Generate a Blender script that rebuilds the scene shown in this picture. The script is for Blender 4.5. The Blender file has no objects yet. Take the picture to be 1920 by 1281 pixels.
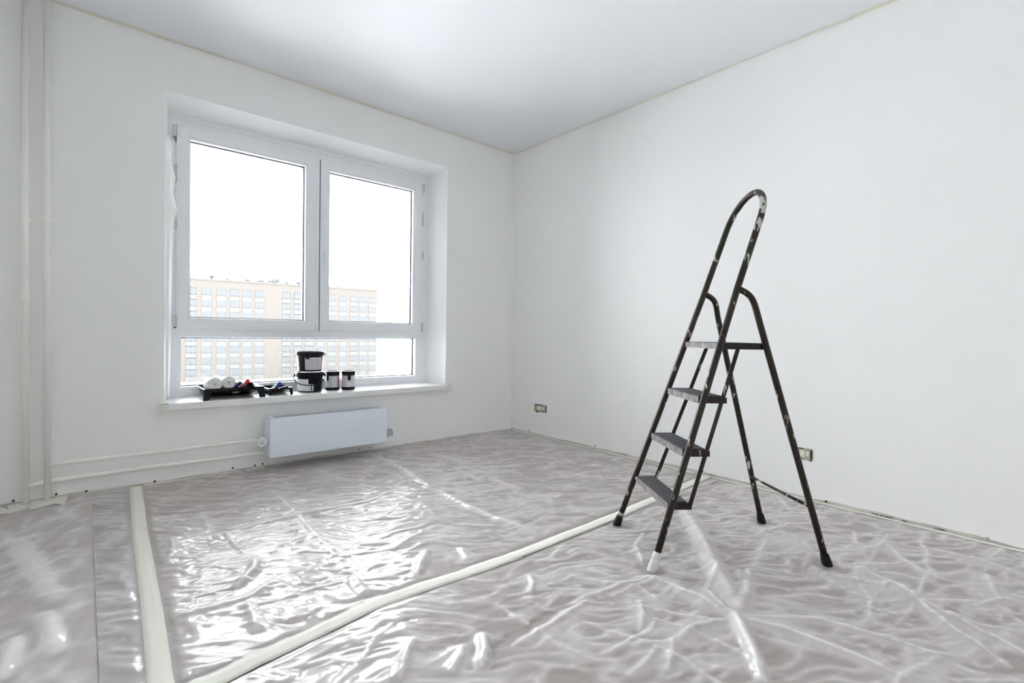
import bpy, bmesh, math, random
import numpy as np
from mathutils import Vector, Matrix

scene = bpy.context.scene
COL = scene.collection
rnd = random.Random(7)

# ------------------------------------------------------------------ camera
IMG_W, IMG_H = 1920, 1281
FOCAL, YAW, PITCH, ROLL = 926.613, 0.7132114, -0.0153526, 0.0138889
CAM = np.array([-3.180316, -3.673983, 0.938791])

def cam_axes():
    f = np.array([math.sin(YAW) * math.cos(PITCH), math.cos(YAW) * math.cos(PITCH), math.sin(PITCH)])
    r = np.array([math.cos(YAW), -math.sin(YAW), 0.0])
    u = np.cross(r, f)
    c, s = math.cos(ROLL), math.sin(ROLL)
    return c * r + s * u, -s * r + c * u, f

AX_R, AX_U, AX_F = cam_axes()
cam_data = bpy.data.cameras.new('camera')
cam_data.sensor_width = 36.0
cam_data.sensor_fit = 'HORIZONTAL'
cam_data.lens = FOCAL * 36.0 / IMG_W
cam_data.clip_start = 0.02
cam_data.clip_end = 2000
cam = bpy.data.objects.new('camera', cam_data)
COL.objects.link(cam)
cam.matrix_world = Matrix(((AX_R[0], AX_U[0], -AX_F[0], CAM[0]),
                           (AX_R[1], AX_U[1], -AX_F[1], CAM[1]),
                           (AX_R[2], AX_U[2], -AX_F[2], CAM[2]),
                           (0, 0, 0, 1)))
scene.camera = cam

# ------------------------------------------------------------------ world, light, exposure
SKY = 19.2
world = bpy.data.worlds.new('overcast_sky')
scene.world = world
world.use_nodes = True
bg = world.node_tree.nodes['Background']
bg.inputs[0].default_value = (0.978, 0.989, 1.0, 1)
bg.inputs[1].default_value = SKY

scene.view_settings.view_transform = 'Standard'
scene.view_settings.look = 'None'
scene.view_settings.gamma = 1.0
scene.view_settings.use_curve_mapping = False
scene.view_settings.exposure = 0.0
cy = scene.cycles
cy.max_bounces = 14
cy.diffuse_bounces = 11
cy.glossy_bounces = 4
cy.transmission_bounces = 4
cy.transparent_max_bounces = 12
cy.adaptive_threshold = 0.035
cy.use_denoising = True
cy.sample_clamp_indirect = 0.0

portal_data = bpy.data.lights.new('window_portal', 'AREA')
portal_data.shape = 'RECTANGLE'
portal_data.size, portal_data.size_y = 1.96, 1.88
portal_data.cycles.is_portal = True
portal = bpy.data.objects.new('window_portal', portal_data)
COL.objects.link(portal)
portal.location = (-1.793, 0.36, 1.42)
portal.rotation_euler = (math.radians(-90), 0, 0)

# ------------------------------------------------------------------ helpers
def pray(x, y):
    return AX_F + AX_R * (x - IMG_W / 2) / FOCAL - AX_U * (y - IMG_H / 2) / FOCAL

def hit(x, y, axis, val):
    """point where the sight line of a photo pixel meets an axis-aligned plane (floor, wall, sill)"""
    d = pray(x, y)
    t = (val - CAM[axis]) / d[axis]
    return CAM + t * d

def fl(x, y):
    h = hit(x, y, 2, 0.0)
    return (float(h[0]), float(h[1]))

class MB:
    """collects shapes, in the local space of the thing they belong to"""
    def __init__(self):
        self.bm = bmesh.new()

    def box(self, a, b, bevel=0.0, seg=2):
        v = [self.bm.verts.new((x, y, z)) for x in (a[0], b[0]) for y in (a[1], b[1]) for z in (a[2], b[2])]
        fs = [self.bm.faces.new([v[i] for i in q]) for q in
              ((0, 1, 3, 2), (4, 6, 7, 5), (0, 4, 5, 1), (2, 3, 7, 6), (0, 2, 6, 4), (1, 5, 7, 3))]
        if bevel:
            es = list({e for f in fs for e in f.edges})
            bmesh.ops.bevel(self.bm, geom=es, offset=bevel, segments=seg, affect='EDGES', profile=0.7)
        return self

    def hexa(self, bot, top, bevel=0.0):
        """8 corners: bottom loop and top loop, 4 each"""
        v = [self.bm.verts.new(c) for c in bot] + [self.bm.verts.new(c) for c in top]
        fs = [self.bm.faces.new([v[i] for i in q]) for q in
              ((3, 2, 1, 0), (4, 5, 6, 7), (0, 1, 5, 4), (1, 2, 6, 5), (2, 3, 7, 6), (3, 0, 4, 7))]
        if bevel:
            es = list({e for f in fs for e in f.edges})
            bmesh.ops.bevel(self.bm, geom=es, offset=bevel, segments=2, affect='EDGES', profile=0.7)
        return self

    def faces(self, verts, faces):
        v = [self.bm.verts.new(c) for c in verts]
        for f in faces:
            self.bm.faces.new([v[i] for i in f])
        return self

    def tube(self, pts, r, n=14, cap=True, flat=None):
        """swept tube; r a number or a list; flat=(w,h,up) gives a flat bar instead"""
        P = [Vector(p) for p in pts]
        m = len(P)
        rr = r if isinstance(r, (list, tuple)) else [r] * m
        T = []
        for i in range(m):
            a = P[max(i - 1, 0)]; b = P[min(i + 1, m - 1)]
            T.append((b - a).normalized())
        up = Vector((0, 0, 1)) if abs(T[0].z) < 0.9 else Vector((1, 0, 0))
        nrm = (up - T[0] * up.dot(T[0])).normalized()
        rings = []
        for i in range(m):
            if i:
                nrm = (nrm - T[i] * nrm.dot(T[i])).normalized()
            bi = T[i].cross(nrm)
            ring = []
            for k in range(n):
                a = 2 * math.pi * k / n
                ring.append(self.bm.verts.new(P[i] + (nrm * math.cos(a) + bi * math.sin(a)) * rr[i]))
            rings.append(ring)
        for i in range(m - 1):
            for k in range(n):
                f = self.bm.faces.new((rings[i][k], rings[i][(k + 1) % n], rings[i + 1][(k + 1) % n], rings[i + 1][k]))
                f.smooth = True
        if cap:
            self.bm.faces.new(list(reversed(rings[0])))
            self.bm.faces.new(rings[-1])
        return self

    def bar(self, a, b, w, h, side):
        """flat bar from a to b; w along 'side', h across"""
        a = Vector(a); b = Vector(b); t = (b - a).normalized()
        s = Vector(side); s = (s - t * s.dot(t)).normalized()
        q = t.cross(s)
        c = lambda p: [p + s * (w / 2 * i) + q * (h / 2 * j) for i, j in ((-1, -1), (1, -1), (1, 1), (-1, 1))]
        return self.hexa(c(a), c(b))

    def lathe(self, prof, n=40, origin=(0, 0, 0), axis=None, close=False):
        """prof: (radius, height) pairs revolved round z or round 'axis'"""
        M = Matrix.Identity(3)
        if axis is not None:
            M = Vector((0, 0, 1)).rotation_difference(Vector(axis).normalized()).to_matrix()
        o = Vector(origin)
        rings = []
        for (r, h) in prof:
            if r < 1e-6:
                rings.append([self.bm.verts.new(o + M @ Vector((0, 0, h)))])
            else:
                rings.append([self.bm.verts.new(o + M @ Vector((r * math.cos(2 * math.pi * k / n), r * math.sin(2 * math.pi * k / n), h))) for k in range(n)])
        for i in range(len(rings) - 1):
            A, B = rings[i], rings[i + 1]
            for k in range(n):
                k2 = (k + 1) % n
                if len(A) == 1 and len(B) == 1:
                    continue
                if len(A) == 1:
                    f = self.bm.faces.new((A[0], B[k2], B[k]))
                elif len(B) == 1:
                    f = self.bm.faces.new((A[k], A[k2], B[0]))
                else:
                    f = self.bm.faces.new((A[k], A[k2], B[k2], B[k]))
                f.smooth = True
        return self

    def build(self, name, mat, parent=None, auto=None):
        bmesh.ops.recalc_face_normals(self.bm, faces=self.bm.faces[:])
        me = bpy.data.meshes.new(name)
        self.bm.to_mesh(me)
        self.bm.free()
        if mat:
            me.materials.append(mat)
        if auto is not None:
            for p in me.polygons:
                p.use_smooth = True
            me.set_sharp_from_angle(angle=math.radians(auto))
        return link(name, me, parent)

def link(name, me, parent=None):
    o = bpy.data.objects.new(name, me)
    COL.objects.link(o)
    if parent is not None:
        o.parent = parent
    return o

def thing(name, label, cat, loc=(0, 0, 0), rotz=0.0, group=None):
    o = bpy.data.objects.new(name, None)
    o.empty_display_size = 0.05
    COL.objects.link(o)
    o.location = loc
    o.rotation_euler = (0, 0, rotz)
    tag(o, label, cat, group)
    return o

def tag(o, label, cat, group=None):
    o['label'] = label
    o['category'] = cat
    if group:
        o['group'] = group
    return o

def struct(o, label=None):
    o['kind'] = 'structure'
    if label:
        o['label'] = label
    return o

def place(o, loc):
    """move a finished world-space mesh's origin to loc"""
    o.data.transform(Matrix.Translation(-Vector(loc)))
    o.location = loc
    return o

# ------------------------------------------------------------------ materials
def mat_new(name):
    m = bpy.data.materials.new(name)
    m.use_nodes = True
    nt = m.node_tree
    return m, nt, nt.nodes['Principled BSDF']

def mat(name, col, rough=0.6, metal=0.0, bump=None, var=None, spec=0.5, coords='Object'):
    """bump=(scale, strength, distance); var=(scale, colour2, amount)"""
    m, nt, b = mat_new(name)
    b.inputs['Base Color'].default_value = (*col, 1)
    b.inputs['Roughness'].default_value = rough
    b.inputs['Metallic'].default_value = metal
    b.inputs['Specular IOR Level'].default_value = spec
    tc = nt.nodes.new('ShaderNodeTexCoord')
    if var:
        n = nt.nodes.new('ShaderNodeTexNoise')
        n.inputs['Scale'].default_value = var[0]
        n.inputs['Detail'].default_value = 5
        nt.links.new(tc.outputs[coords], n.inputs['Vector'])
        mx = nt.nodes.new('ShaderNodeMix'); mx.data_type = 'RGBA'
        mp = nt.nodes.new('ShaderNodeMapRange')
        mp.inputs['From Min'].default_value = 0.35
        mp.inputs['From Max'].default_value = 0.7
        mp.inputs['To Max'].default_value = var[2]
        nt.links.new(n.outputs['Fac'], mp.inputs['Value'])
        nt.links.new(mp.outputs['Result'], mx.inputs['Factor'])
        mx.inputs['A'].default_value = (*col, 1)
        mx.inputs['B'].default_value = (*var[1], 1)
        nt.links.new(mx.outputs['Result'], b.inputs['Base Color'])
    if bump:
        n2 = nt.nodes.new('ShaderNodeTexNoise')
        n2.inputs['Scale'].default_value = bump[0]
        n2.inputs['Detail'].default_value = 3
        nt.links.new(tc.outputs[coords], n2.inputs['Vector'])
        bp = nt.nodes.new('ShaderNodeBump')
        bp.inputs['Strength'].default_value = bump[1]
        bp.inputs['Distance'].default_value = bump[2]
        nt.links.new(n2.outputs['Fac'], bp.inputs['Height'])
        nt.links.new(bp.outputs['Normal'], b.inputs['Normal'])
    return m

M = {}
M['wall'] = mat('wall_paint', (0.90, 0.898, 0.892), 0.85, bump=(260, 0.25, 0.002), spec=0.2)
M['ceiling'] = mat('ceiling_satin', (0.845, 0.86, 0.885), 0.55, spec=0.3)
M['plaster'] = mat('bare_plaster', (0.74, 0.73, 0.69), 0.95, bump=(60, 0.5, 0.004), var=(5, (0.34, 0.33, 0.29), 0.55), spec=0.1)
M['reveal'] = mat('reveal_paint', (0.94, 0.945, 0.94), 0.4, spec=0.6)
M['pvc'] = mat('white_pvc', (0.87, 0.89, 0.925), 0.3, spec=0.5)
M['sill'] = mat('sill_pvc', (0.87, 0.87, 0.87), 0.35)
M['gasket'] = mat('black_rubber_gasket', (0.02, 0.022, 0.03), 0.6)
M['spacer'] = mat('spacer_metal', (0.18, 0.18, 0.24), 0.4, metal=0.4)
M['hinge'] = mat('hinge_grey', (0.62, 0.65, 0.68), 0.35)
M['dark'] = mat('dark_gap', (0.02, 0.02, 0.02), 0.9)
M['pipe'] = mat('pipe_enamel', (0.93, 0.93, 0.875), 0.3, spec=0.5, var=(5, (0.90, 0.90, 0.835), 0.5))
M['radiator'] = mat('radiator_enamel', (0.80, 0.86, 0.93), 0.35, spec=0.5)
M['radfin_shade'] = mat('radiator_fin_shade', (0.05, 0.052, 0.06), 0.6)  # near-black, paints in the shade inside the radiator
M['valve'] = mat('valve_plastic', (0.86, 0.87, 0.87), 0.4)
M['chrome'] = mat('zinc_bracket', (0.5, 0.5, 0.5), 0.35, metal=0.8)
M['tape'] = mat('masking_tape', (0.80, 0.79, 0.71), 0.75, bump=(120, 0.3, 0.001), spec=0.2)
M['tape_y'] = mat('masking_tape_cream', (0.80, 0.785, 0.68), 0.75, bump=(120, 0.3, 0.001), spec=0.2, var=(14, (0.70, 0.69, 0.60), 0.6))
M['paper'] = mat('white_film_flap', (0.9, 0.91, 0.9), 0.5)
M['boxcream'] = mat('socket_box_plastic', (0.52, 0.52, 0.42), 0.7, var=(60, (0.28, 0.28, 0.22), 0.8), bump=(80, 0.5, 0.003))
M['black'] = mat('black_plastic', (0.006, 0.006, 0.010), 0.28, spec=0.22)
M['blackmatte'] = mat('black_tray_plastic', (0.006, 0.006, 0.010), 0.3, spec=0.22)
M['fleece'] = mat('white_roller_fleece', (0.83, 0.84, 0.83), 0.95, bump=(300, 0.6, 0.004), spec=0.1)
M['core'] = mat('roller_core', (0.75, 0.77, 0.77), 0.6)
M['navy'] = mat('navy_plastic', (0.015, 0.02, 0.07), 0.3)
M['blue'] = mat('blue_plastic', (0.02, 0.06, 0.40), 0.3)
M['sky'] = mat('light_blue_plastic', (0.15, 0.48, 0.78), 0.35)
M['red'] = mat('red_plastic', (0.75, 0.015, 0.03), 0.25)
M['pink'] = mat('pink_plastic', (0.80, 0.20, 0.22), 0.4)
M['whiteplastic'] = mat('white_plastic', (0.85, 0.86, 0.87), 0.4)
M['magenta'] = mat('magenta_print', (0.35, 0.02, 0.10), 0.4)
M['bristle'] = mat('brush_bristle', (0.75, 0.70, 0.66), 0.9)
M['steel'] = mat('wire_steel', (0.6, 0.6, 0.62), 0.3, metal=1.0)
M['rubber'] = mat('rubber_foot', (0.008, 0.008, 0.009), 0.6, spec=0.25, bump=(40, 0.3, 0.004))
M['whitefoot'] = mat('paint_covered_foot', (0.80, 0.80, 0.79), 0.6, bump=(70, 0.6, 0.004), var=(30, (0.35, 0.33, 0.31), 0.5))
M['wrap'] = mat('streaky_film_wrap', (0.10, 0.10, 0.10), 0.3, var=(60, (0.7, 0.7, 0.7), 1.0))
M['crumb'] = mat('dark_crumbling_plaster', (0.32, 0.31, 0.28), 0.95, var=(90, (0.05, 0.05, 0.045), 0.9), bump=(120, 0.6, 0.004))
M['brick'] = mat('pale_orange_brick', (0.0635, 0.0565, 0.0520), 0.9, var=(0.15, (0.0620, 0.0562, 0.0525), 0.8), spec=0.1)  # block colours: dark and close in tone, with the haze painted in
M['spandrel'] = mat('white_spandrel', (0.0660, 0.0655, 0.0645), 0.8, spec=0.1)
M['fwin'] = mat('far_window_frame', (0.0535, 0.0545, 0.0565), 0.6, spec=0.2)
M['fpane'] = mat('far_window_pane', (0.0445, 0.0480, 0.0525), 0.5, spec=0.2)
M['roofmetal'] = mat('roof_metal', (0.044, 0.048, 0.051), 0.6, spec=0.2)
M['snow'] = mat('snow', (0.82, 0.83, 0.84), 0.95, spec=0.1)

def mat_glass():
    m, nt, b = mat_new('window_glass')
    nt.nodes.remove(b)
    out = nt.nodes['Material Output']
    tr = nt.nodes.new('ShaderNodeBsdfTransparent'); tr.inputs[0].default_value = (0.95, 0.965, 0.965, 1)
    gl = nt.nodes.new('ShaderNodeBsdfGlossy'); gl.inputs['Roughness'].default_value = 0.0
    fr = nt.nodes.new('ShaderNodeFresnel'); fr.inputs['IOR'].default_value = 1.5
    mx = nt.nodes.new('ShaderNodeMixShader')
    nt.links.new(fr.outputs[0], mx.inputs[0]); nt.links.new(tr.outputs[0], mx.inputs[1]); nt.links.new(gl.outputs[0], mx.inputs[2])
    nt.links.new(mx.outputs[0], out.inputs[0])
    return m
M['glass'] = mat_glass()

def mat_film(name, milk, rough, bumpscale=55, bumpstr=0.35):
    """clear polyethylene sheet: mostly see-through, glossy, a little milky"""
    m, nt, b = mat_new(name)
    nt.nodes.remove(b)
    out = nt.nodes['Material Output']
    tc = nt.nodes.new('ShaderNodeTexCoord')
    mp = nt.nodes.new('ShaderNodeMapping')
    mp.inputs['Rotation'].default_value = (0, 0, 0.75)
    mp.inputs['Scale'].default_value = (1.0, 2.2, 1)
    nt.links.new(tc.outputs['Object'], mp.inputs['Vector'])
    nz = nt.nodes.new('ShaderNodeTexNoise')
    nz.noise_type = 'RIDGED_MULTIFRACTAL'
    nz.normalize = True
    nz.inputs['Scale'].default_value = bumpscale / 6
    nz.inputs['Detail'].default_value = 4
    nz.inputs['Roughness'].default_value = 0.55
    nz.inputs['Distortion'].default_value = 0.35
    nt.links.new(mp.outputs['Vector'], nz.inputs['Vector'])
    bp = nt.nodes.new('ShaderNodeBump')
    bp.inputs['Strength'].default_value = bumpstr
    bp.inputs['Distance'].default_value = 0.006
    nt.links.new(nz.outputs['Fac'], bp.inputs['Height'])
    tr = nt.nodes.new('ShaderNodeBsdfTransparent'); tr.inputs[0].default_value = (0.97, 0.97, 0.98, 1)
    df = nt.nodes.new('ShaderNodeBsdfDiffuse'); df.inputs[0].default_value = (0.93, 0.905, 0.90, 1)
    tl = nt.nodes.new('ShaderNodeBsdfTranslucent'); tl.inputs[0].default_value = (0.93, 0.905, 0.90, 1)
    gl = nt.nodes.new('ShaderNodeBsdfGlossy'); gl.inputs['Roughness'].default_value = rough
    gl.inputs[0].default_value = (1, 1, 1, 1)
    for s in (df, tl, gl):
        nt.links.new(bp.outputs['Normal'], s.inputs['Normal'])
    md = nt.nodes.new('ShaderNodeMixShader'); md.inputs[0].default_value = 0.12
    nt.links.new(df.outputs[0], md.inputs[1]); nt.links.new(tl.outputs[0], md.inputs[2])
    m1 = nt.nodes.new('ShaderNodeMixShader'); m1.inputs[0].default_value = milk
    nt.links.new(tr.outputs[0], m1.inputs[1]); nt.links.new(md.outputs[0], m1.inputs[2])
    at = nt.nodes.new('ShaderNodeAttribute'); at.attribute_name = 'layers'
    mc = nt.nodes.new('ShaderNodeMath'); mc.operation = 'MULTIPLY'; mc.use_clamp = True
    rg = nt.nodes.new('ShaderNodeMapRange'); rg.inputs['From Min'].default_value = 0.15; rg.inputs['From Max'].default_value = 0.85
    rg.inputs['To Min'].default_value = milk * 0.86; rg.inputs['To Max'].default_value = milk * 1.30
    nt.links.new(nz.outputs['Fac'], rg.inputs['Value']); nt.links.new(rg.outputs['Result'], mc.inputs[1])
    nt.links.new(at.outputs['Fac'], mc.inputs[0]); nt.links.new(mc.outputs[0], m1.inputs[0])
    fr = nt.nodes.new('ShaderNodeFresnel'); fr.inputs['IOR'].default_value = 1.75
    nt.links.new(bp.outputs['Normal'], fr.inputs['Normal'])
    m2 = nt.nodes.new('ShaderNodeMixShader')
    nt.links.new(fr.outputs[0], m2.inputs[0])
    g2 = nt.nodes.new('ShaderNodeBsdfGlossy'); g2.inputs['Roughness'].default_value = 0.10
    nt.links.new(bp.outputs['Normal'], g2.inputs['Normal'])
    mg = nt.nodes.new('ShaderNodeMixShader'); mg.inputs[0].default_value = 0.36
    nt.links.new(gl.outputs[0], mg.inputs[1]); nt.links.new(g2.outputs[0], mg.inputs[2])
    nt.links.new(m1.outputs[0], m2.inputs[1]); nt.links.new(mg.outputs[0], m2.inputs[2])
    nt.links.new(m2.outputs[0], out.inputs[0])
    return m
M['film'] = mat_film('clear_plastic_film', 0.52, 0.58)
M['film_thin'] = mat_film('clear_plastic_film_smooth', 0.84, 0.66, 30, 0.2)

def mat_floor():
    m, nt, b = mat_new('laminate_floor')
    tc = nt.nodes.new('ShaderNodeTexCoord')
    mp = nt.nodes.new('ShaderNodeMapping'); mp.inputs['Scale'].default_value = (1.0, 14.0, 1.0)
    nt.links.new(tc.outputs['Object'], mp.inputs['Vector'])
    nz = nt.nodes.new('ShaderNodeTexNoise'); nz.inputs['Scale'].default_value = 6; nz.inputs['Detail'].default_value = 8
    nt.links.new(mp.outputs['Vector'], nz.inputs['Vector'])
    br = nt.nodes.new('ShaderNodeTexBrick')
    br.inputs['Color1'].default_value = (0.97, 0.97, 0.97, 1); br.inputs['Color2'].default_value = (1.05, 1.03, 1.02, 1)
    br.inputs['Mortar'].default_value = (0.85, 0.85, 0.85, 1)
    br.inputs['Scale'].default_value = 1.0
    br.inputs['Brick Width'].default_value = 1.29; br.inputs['Row Height'].default_value = 0.193
    br.inputs['Mortar Size'].default_value = 0.002
    nt.links.new(tc.outputs['Object'], br.inputs['Vector'])
    cr = nt.nodes.new('ShaderNodeValToRGB')
    cr.color_ramp.elements[0].position = 0.3; cr.color_ramp.elements[0].color = (0.62, 0.45, 0.385, 1)
    cr.color_ramp.elements[1].position = 0.7; cr.color_ramp.elements[1].color = (0.74, 0.585, 0.52, 1)
    nt.links.new(nz.outputs['Fac'], cr.inputs[0])
    mx = nt.nodes.new('ShaderNodeMix'); mx.data_type = 'RGBA'; mx.blend_type = 'MULTIPLY'
    mx.inputs['Factor'].default_value = 1.0
    nt.links.new(cr.outputs[0], mx.inputs['A']); nt.links.new(br.outputs['Color'], mx.inputs['B'])
    nt.links.new(mx.outputs['Result'], b.inputs['Base Color'])
    b.inputs['Roughness'].default_value = 0.55
    return m
M['floor'] = mat_floor()

def mat_ladder(name, base, second, splat, scale=1.0):
    """old dark paint with rust and flecks of dried wall paint"""
    m, nt, b = mat_new(name)
    tc = nt.nodes.new('ShaderNodeTexCoord')
    n1 = nt.nodes.new('ShaderNodeTexNoise'); n1.inputs['Scale'].default_value = 9; n1.inputs['Detail'].default_value = 6
    n2 = nt.nodes.new('ShaderNodeTexNoise'); n2.inputs['Scale'].default_value = 26 * scale; n2.inputs['Detail'].default_value = 5
    n2.inputs['Roughness'].default_value = 0.55
    n3 = nt.nodes.new('ShaderNodeTexNoise'); n3.inputs['Scale'].default_value = 3.1; n3.inputs['Detail'].default_value = 1
    mpz = nt.nodes.new('ShaderNodeMapping'); mpz.inputs['Scale'].default_value = (1.6, 1.6, 0.55)
    nt.links.new(tc.outputs['Object'], mpz.inputs['Vector'])
    nt.links.new(tc.outputs['Object'], n1.inputs['Vector'])
    nt.links.new(mpz.outputs['Vector'], n2.inputs['Vector'])
    nt.links.new(tc.outputs['Object'], n3.inputs['Vector'])
    mx = nt.nodes.new('ShaderNodeMix'); mx.data_type = 'RGBA'
    mx.inputs['A'].default_value = (*base, 1); mx.inputs['B'].default_value = (*second, 1)
    mr = nt.nodes.new('ShaderNodeMapRange'); mr.inputs['From Min'].default_value = 0.42; mr.inputs['From Max'].default_value = 0.6
    nt.links.new(n1.outputs['Fac'], mr.inputs['Value']); nt.links.new(mr.outputs['Result'], mx.inputs['Factor'])
    # flecks: fine noise above a threshold that drops where the tube was touched most
    ad = nt.nodes.new('ShaderNodeMath'); ad.operation = 'MULTIPLY_ADD'; ad.inputs[1].default_value = 0.28; 
    nt.links.new(n3.outputs['Fac'], ad.inputs[0]); nt.links.new(n2.outputs['Fac'], ad.inputs[2])
    sep = nt.nodes.new('ShaderNodeSeparateXYZ'); nt.links.new(tc.outputs['Object'], sep.inputs[0])
    top = nt.nodes.new('ShaderNodeMapRange')
    top.inputs['From Min'].default_value = 1.12; top.inputs['From Max'].default_value = 1.4; top.inputs['To Max'].default_value = splat
    nt.links.new(sep.outputs['Z'], top.inputs['Value'])
    ny = nt.nodes.new('ShaderNodeMapRange')
    ny.inputs['From Min'].default_value = 0.02; ny.inputs['From Max'].default_value = -0.10; ny.inputs['To Min'].default_value = 0.25
    nt.links.new(sep.outputs['Y'], ny.inputs['Value'])
    mu = nt.nodes.new('ShaderNodeMath'); mu.operation = 'MULTIPLY'
    nt.links.new(top.outputs['Result'], mu.inputs[0]); nt.links.new(ny.outputs['Result'], mu.inputs[1])
    ad2 = nt.nodes.new('ShaderNodeMath'); ad2.operation = 'ADD'
    nt.links.new(ad.outputs[0], ad2.inputs[0]); nt.links.new(mu.outputs[0], ad2.inputs[1])
    th = nt.nodes.new('ShaderNodeMapRange'); th.inputs['From Min'].default_value = 0.785; th.inputs['From Max'].default_value = 0.80
    nt.links.new(ad2.outputs[0], th.inputs['Value'])
    mx2 = nt.nodes.new('ShaderNodeMix'); mx2.data_type = 'RGBA'
    nt.links.new(th.outputs['Result'], mx2.inputs['Factor'])
    nt.links.new(mx.outputs['Result'], mx2.inputs['A']); mx2.inputs['B'].default_value = (0.50, 0.48, 0.45, 1)
    nt.links.new(mx2.outputs['Result'], b.inputs['Base Color'])
    b.inputs['Roughness'].default_value = 0.38
    b.inputs['Specular IOR Level'].default_value = 0.30
    bp = nt.nodes.new('ShaderNodeBump'); bp.inputs['Strength'].default_value = 0.4; bp.inputs['Distance'].default_value = 0.002
    nt.links.new(n2.outputs['Fac'], bp.inputs['Height']); nt.links.new(bp.outputs['Normal'], b.inputs['Normal'])
    return m
M['ladder'] = mat_ladder('old_olive_ladder_paint', (0.026, 0.0235, 0.012), (0.022, 0.0125, 0.0105), 0.15)
M['ladder_bar'] = mat_ladder('old_brown_ladder_paint', (0.024, 0.0135, 0.012), (0.014, 0.010, 0.010), 0.0)
M['tread'] = mat('worn_rubber_tread', (0.045, 0.045, 0.05), 0.7, var=(12, (0.075, 0.072, 0.078), 0.8), bump=(90, 0.4, 0.002))
M['fascia'] = mat('scuffed_step_edge', (0.14, 0.115, 0.12), 0.6, var=(22, (0.34, 0.32, 0.32), 0.9))

def mat_label(name, base, ink, lines=55.0):
    """printed label: rows of unreadable fine print"""
    m, nt, b = mat_new(name)
    tc = nt.nodes.new('ShaderNodeTexCoord')
    sep = nt.nodes.new('ShaderNodeSeparateXYZ'); nt.links.new(tc.outputs['UV'], sep.inputs[0])
    wv = nt.nodes.new('ShaderNodeMath'); wv.operation = 'MULTIPLY'; wv.inputs[1].default_value = lines
    nt.links.new(sep.outputs['Y'], wv.inputs[0])
    fr = nt.nodes.new('ShaderNodeMath'); fr.operation = 'FRACT'; nt.links.new(wv.outputs[0], fr.inputs[0])
    gt = nt.nodes.new('ShaderNodeMath'); gt.operation = 'GREATER_THAN'; gt.inputs[1].default_value = 0.5
    nt.links.new(fr.outputs[0], gt.inputs[0])
    nz = nt.nodes.new('ShaderNodeTexNoise'); nz.inputs['Scale'].default_value = 40
    mp = nt.nodes.new('ShaderNodeMapping'); mp.inputs['Scale'].default_value = (1.0, 0.5, 1)
    nt.links.new(tc.outputs['UV'], mp.inputs[0]); nt.links.new(mp.outputs[0], nz.inputs['Vector'])
    g2 = nt.nodes.new('ShaderNodeMath'); g2.operation = 'GREATER_THAN'; g2.inputs[1].default_value = 0.45
    nt.links.new(nz.outputs['Fac'], g2.inputs[0])
    # margins and a gutter between the two columns of text
    ab = nt.nodes.new('ShaderNodeMath'); ab.operation = 'PINGPONG'; ab.inputs[1].default_value = 0.25
    nt.links.new(sep.outputs['X'], ab.inputs[0])
    g3 = nt.nodes.new('ShaderNodeMath'); g3.operation = 'GREATER_THAN'; g3.inputs[1].default_value = 0.03
    nt.links.new(ab.outputs[0], g3.inputs[0])
    m1 = nt.nodes.new('ShaderNodeMath'); m1.operation = 'MULTIPLY'
    nt.links.new(gt.outputs[0], m1.inputs[0]); nt.links.new(g2.outputs[0], m1.inputs[1])
    m2 = nt.nodes.new('ShaderNodeMath'); m2.operation = 'MULTIPLY'
    nt.links.new(m1.outputs[0], m2.inputs[0]); nt.links.new(g3.outputs[0], m2.inputs[1])
    mx = nt.nodes.new('ShaderNodeMix'); mx.data_type = 'RGBA'
    mx.inputs['A'].default_value = (*base, 1); mx.inputs['B'].default_value = (*ink, 1)
    nt.links.new(m2.outputs[0], mx.inputs['Factor'])
    nt.links.new(mx.outputs['Result'], b.inputs['Base Color'])
    b.inputs['Roughness'].default_value = 0.45
    return m
M['label'] = mat_label('printed_white_label', (0.78, 0.80, 0.83), (0.50, 0.52, 0.55), 16)
M['label_grey'] = mat_label('printed_grey_label', (0.66, 0.66, 0.70), (0.40, 0.40, 0.43), 24)

# ------------------------------------------------------------------ room shell
H = 2.70
XL, YF = -3.62, -4.3            # left wall and the wall behind the camera
RX0, RX1, RZ0, RZ1 = -2.810, -0.772, 0.478, 2.389     # opening on the room side
FX0, FX1, FZ0, FZ1 = -2.771, -0.816, 0.478, 2.354     # opening at the window frame
FY = 0.25
WALL_T = 0.42

struct(MB().box((XL - 0.2, YF - 0.2, -0.15), (0.2, WALL_T, 0.0)).build('floor', M['floor']))
struct(MB().box((XL - 0.2, YF - 0.2, H), (0.2, WALL_T, H + 0.15)).build('ceiling', M['ceiling']))

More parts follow.
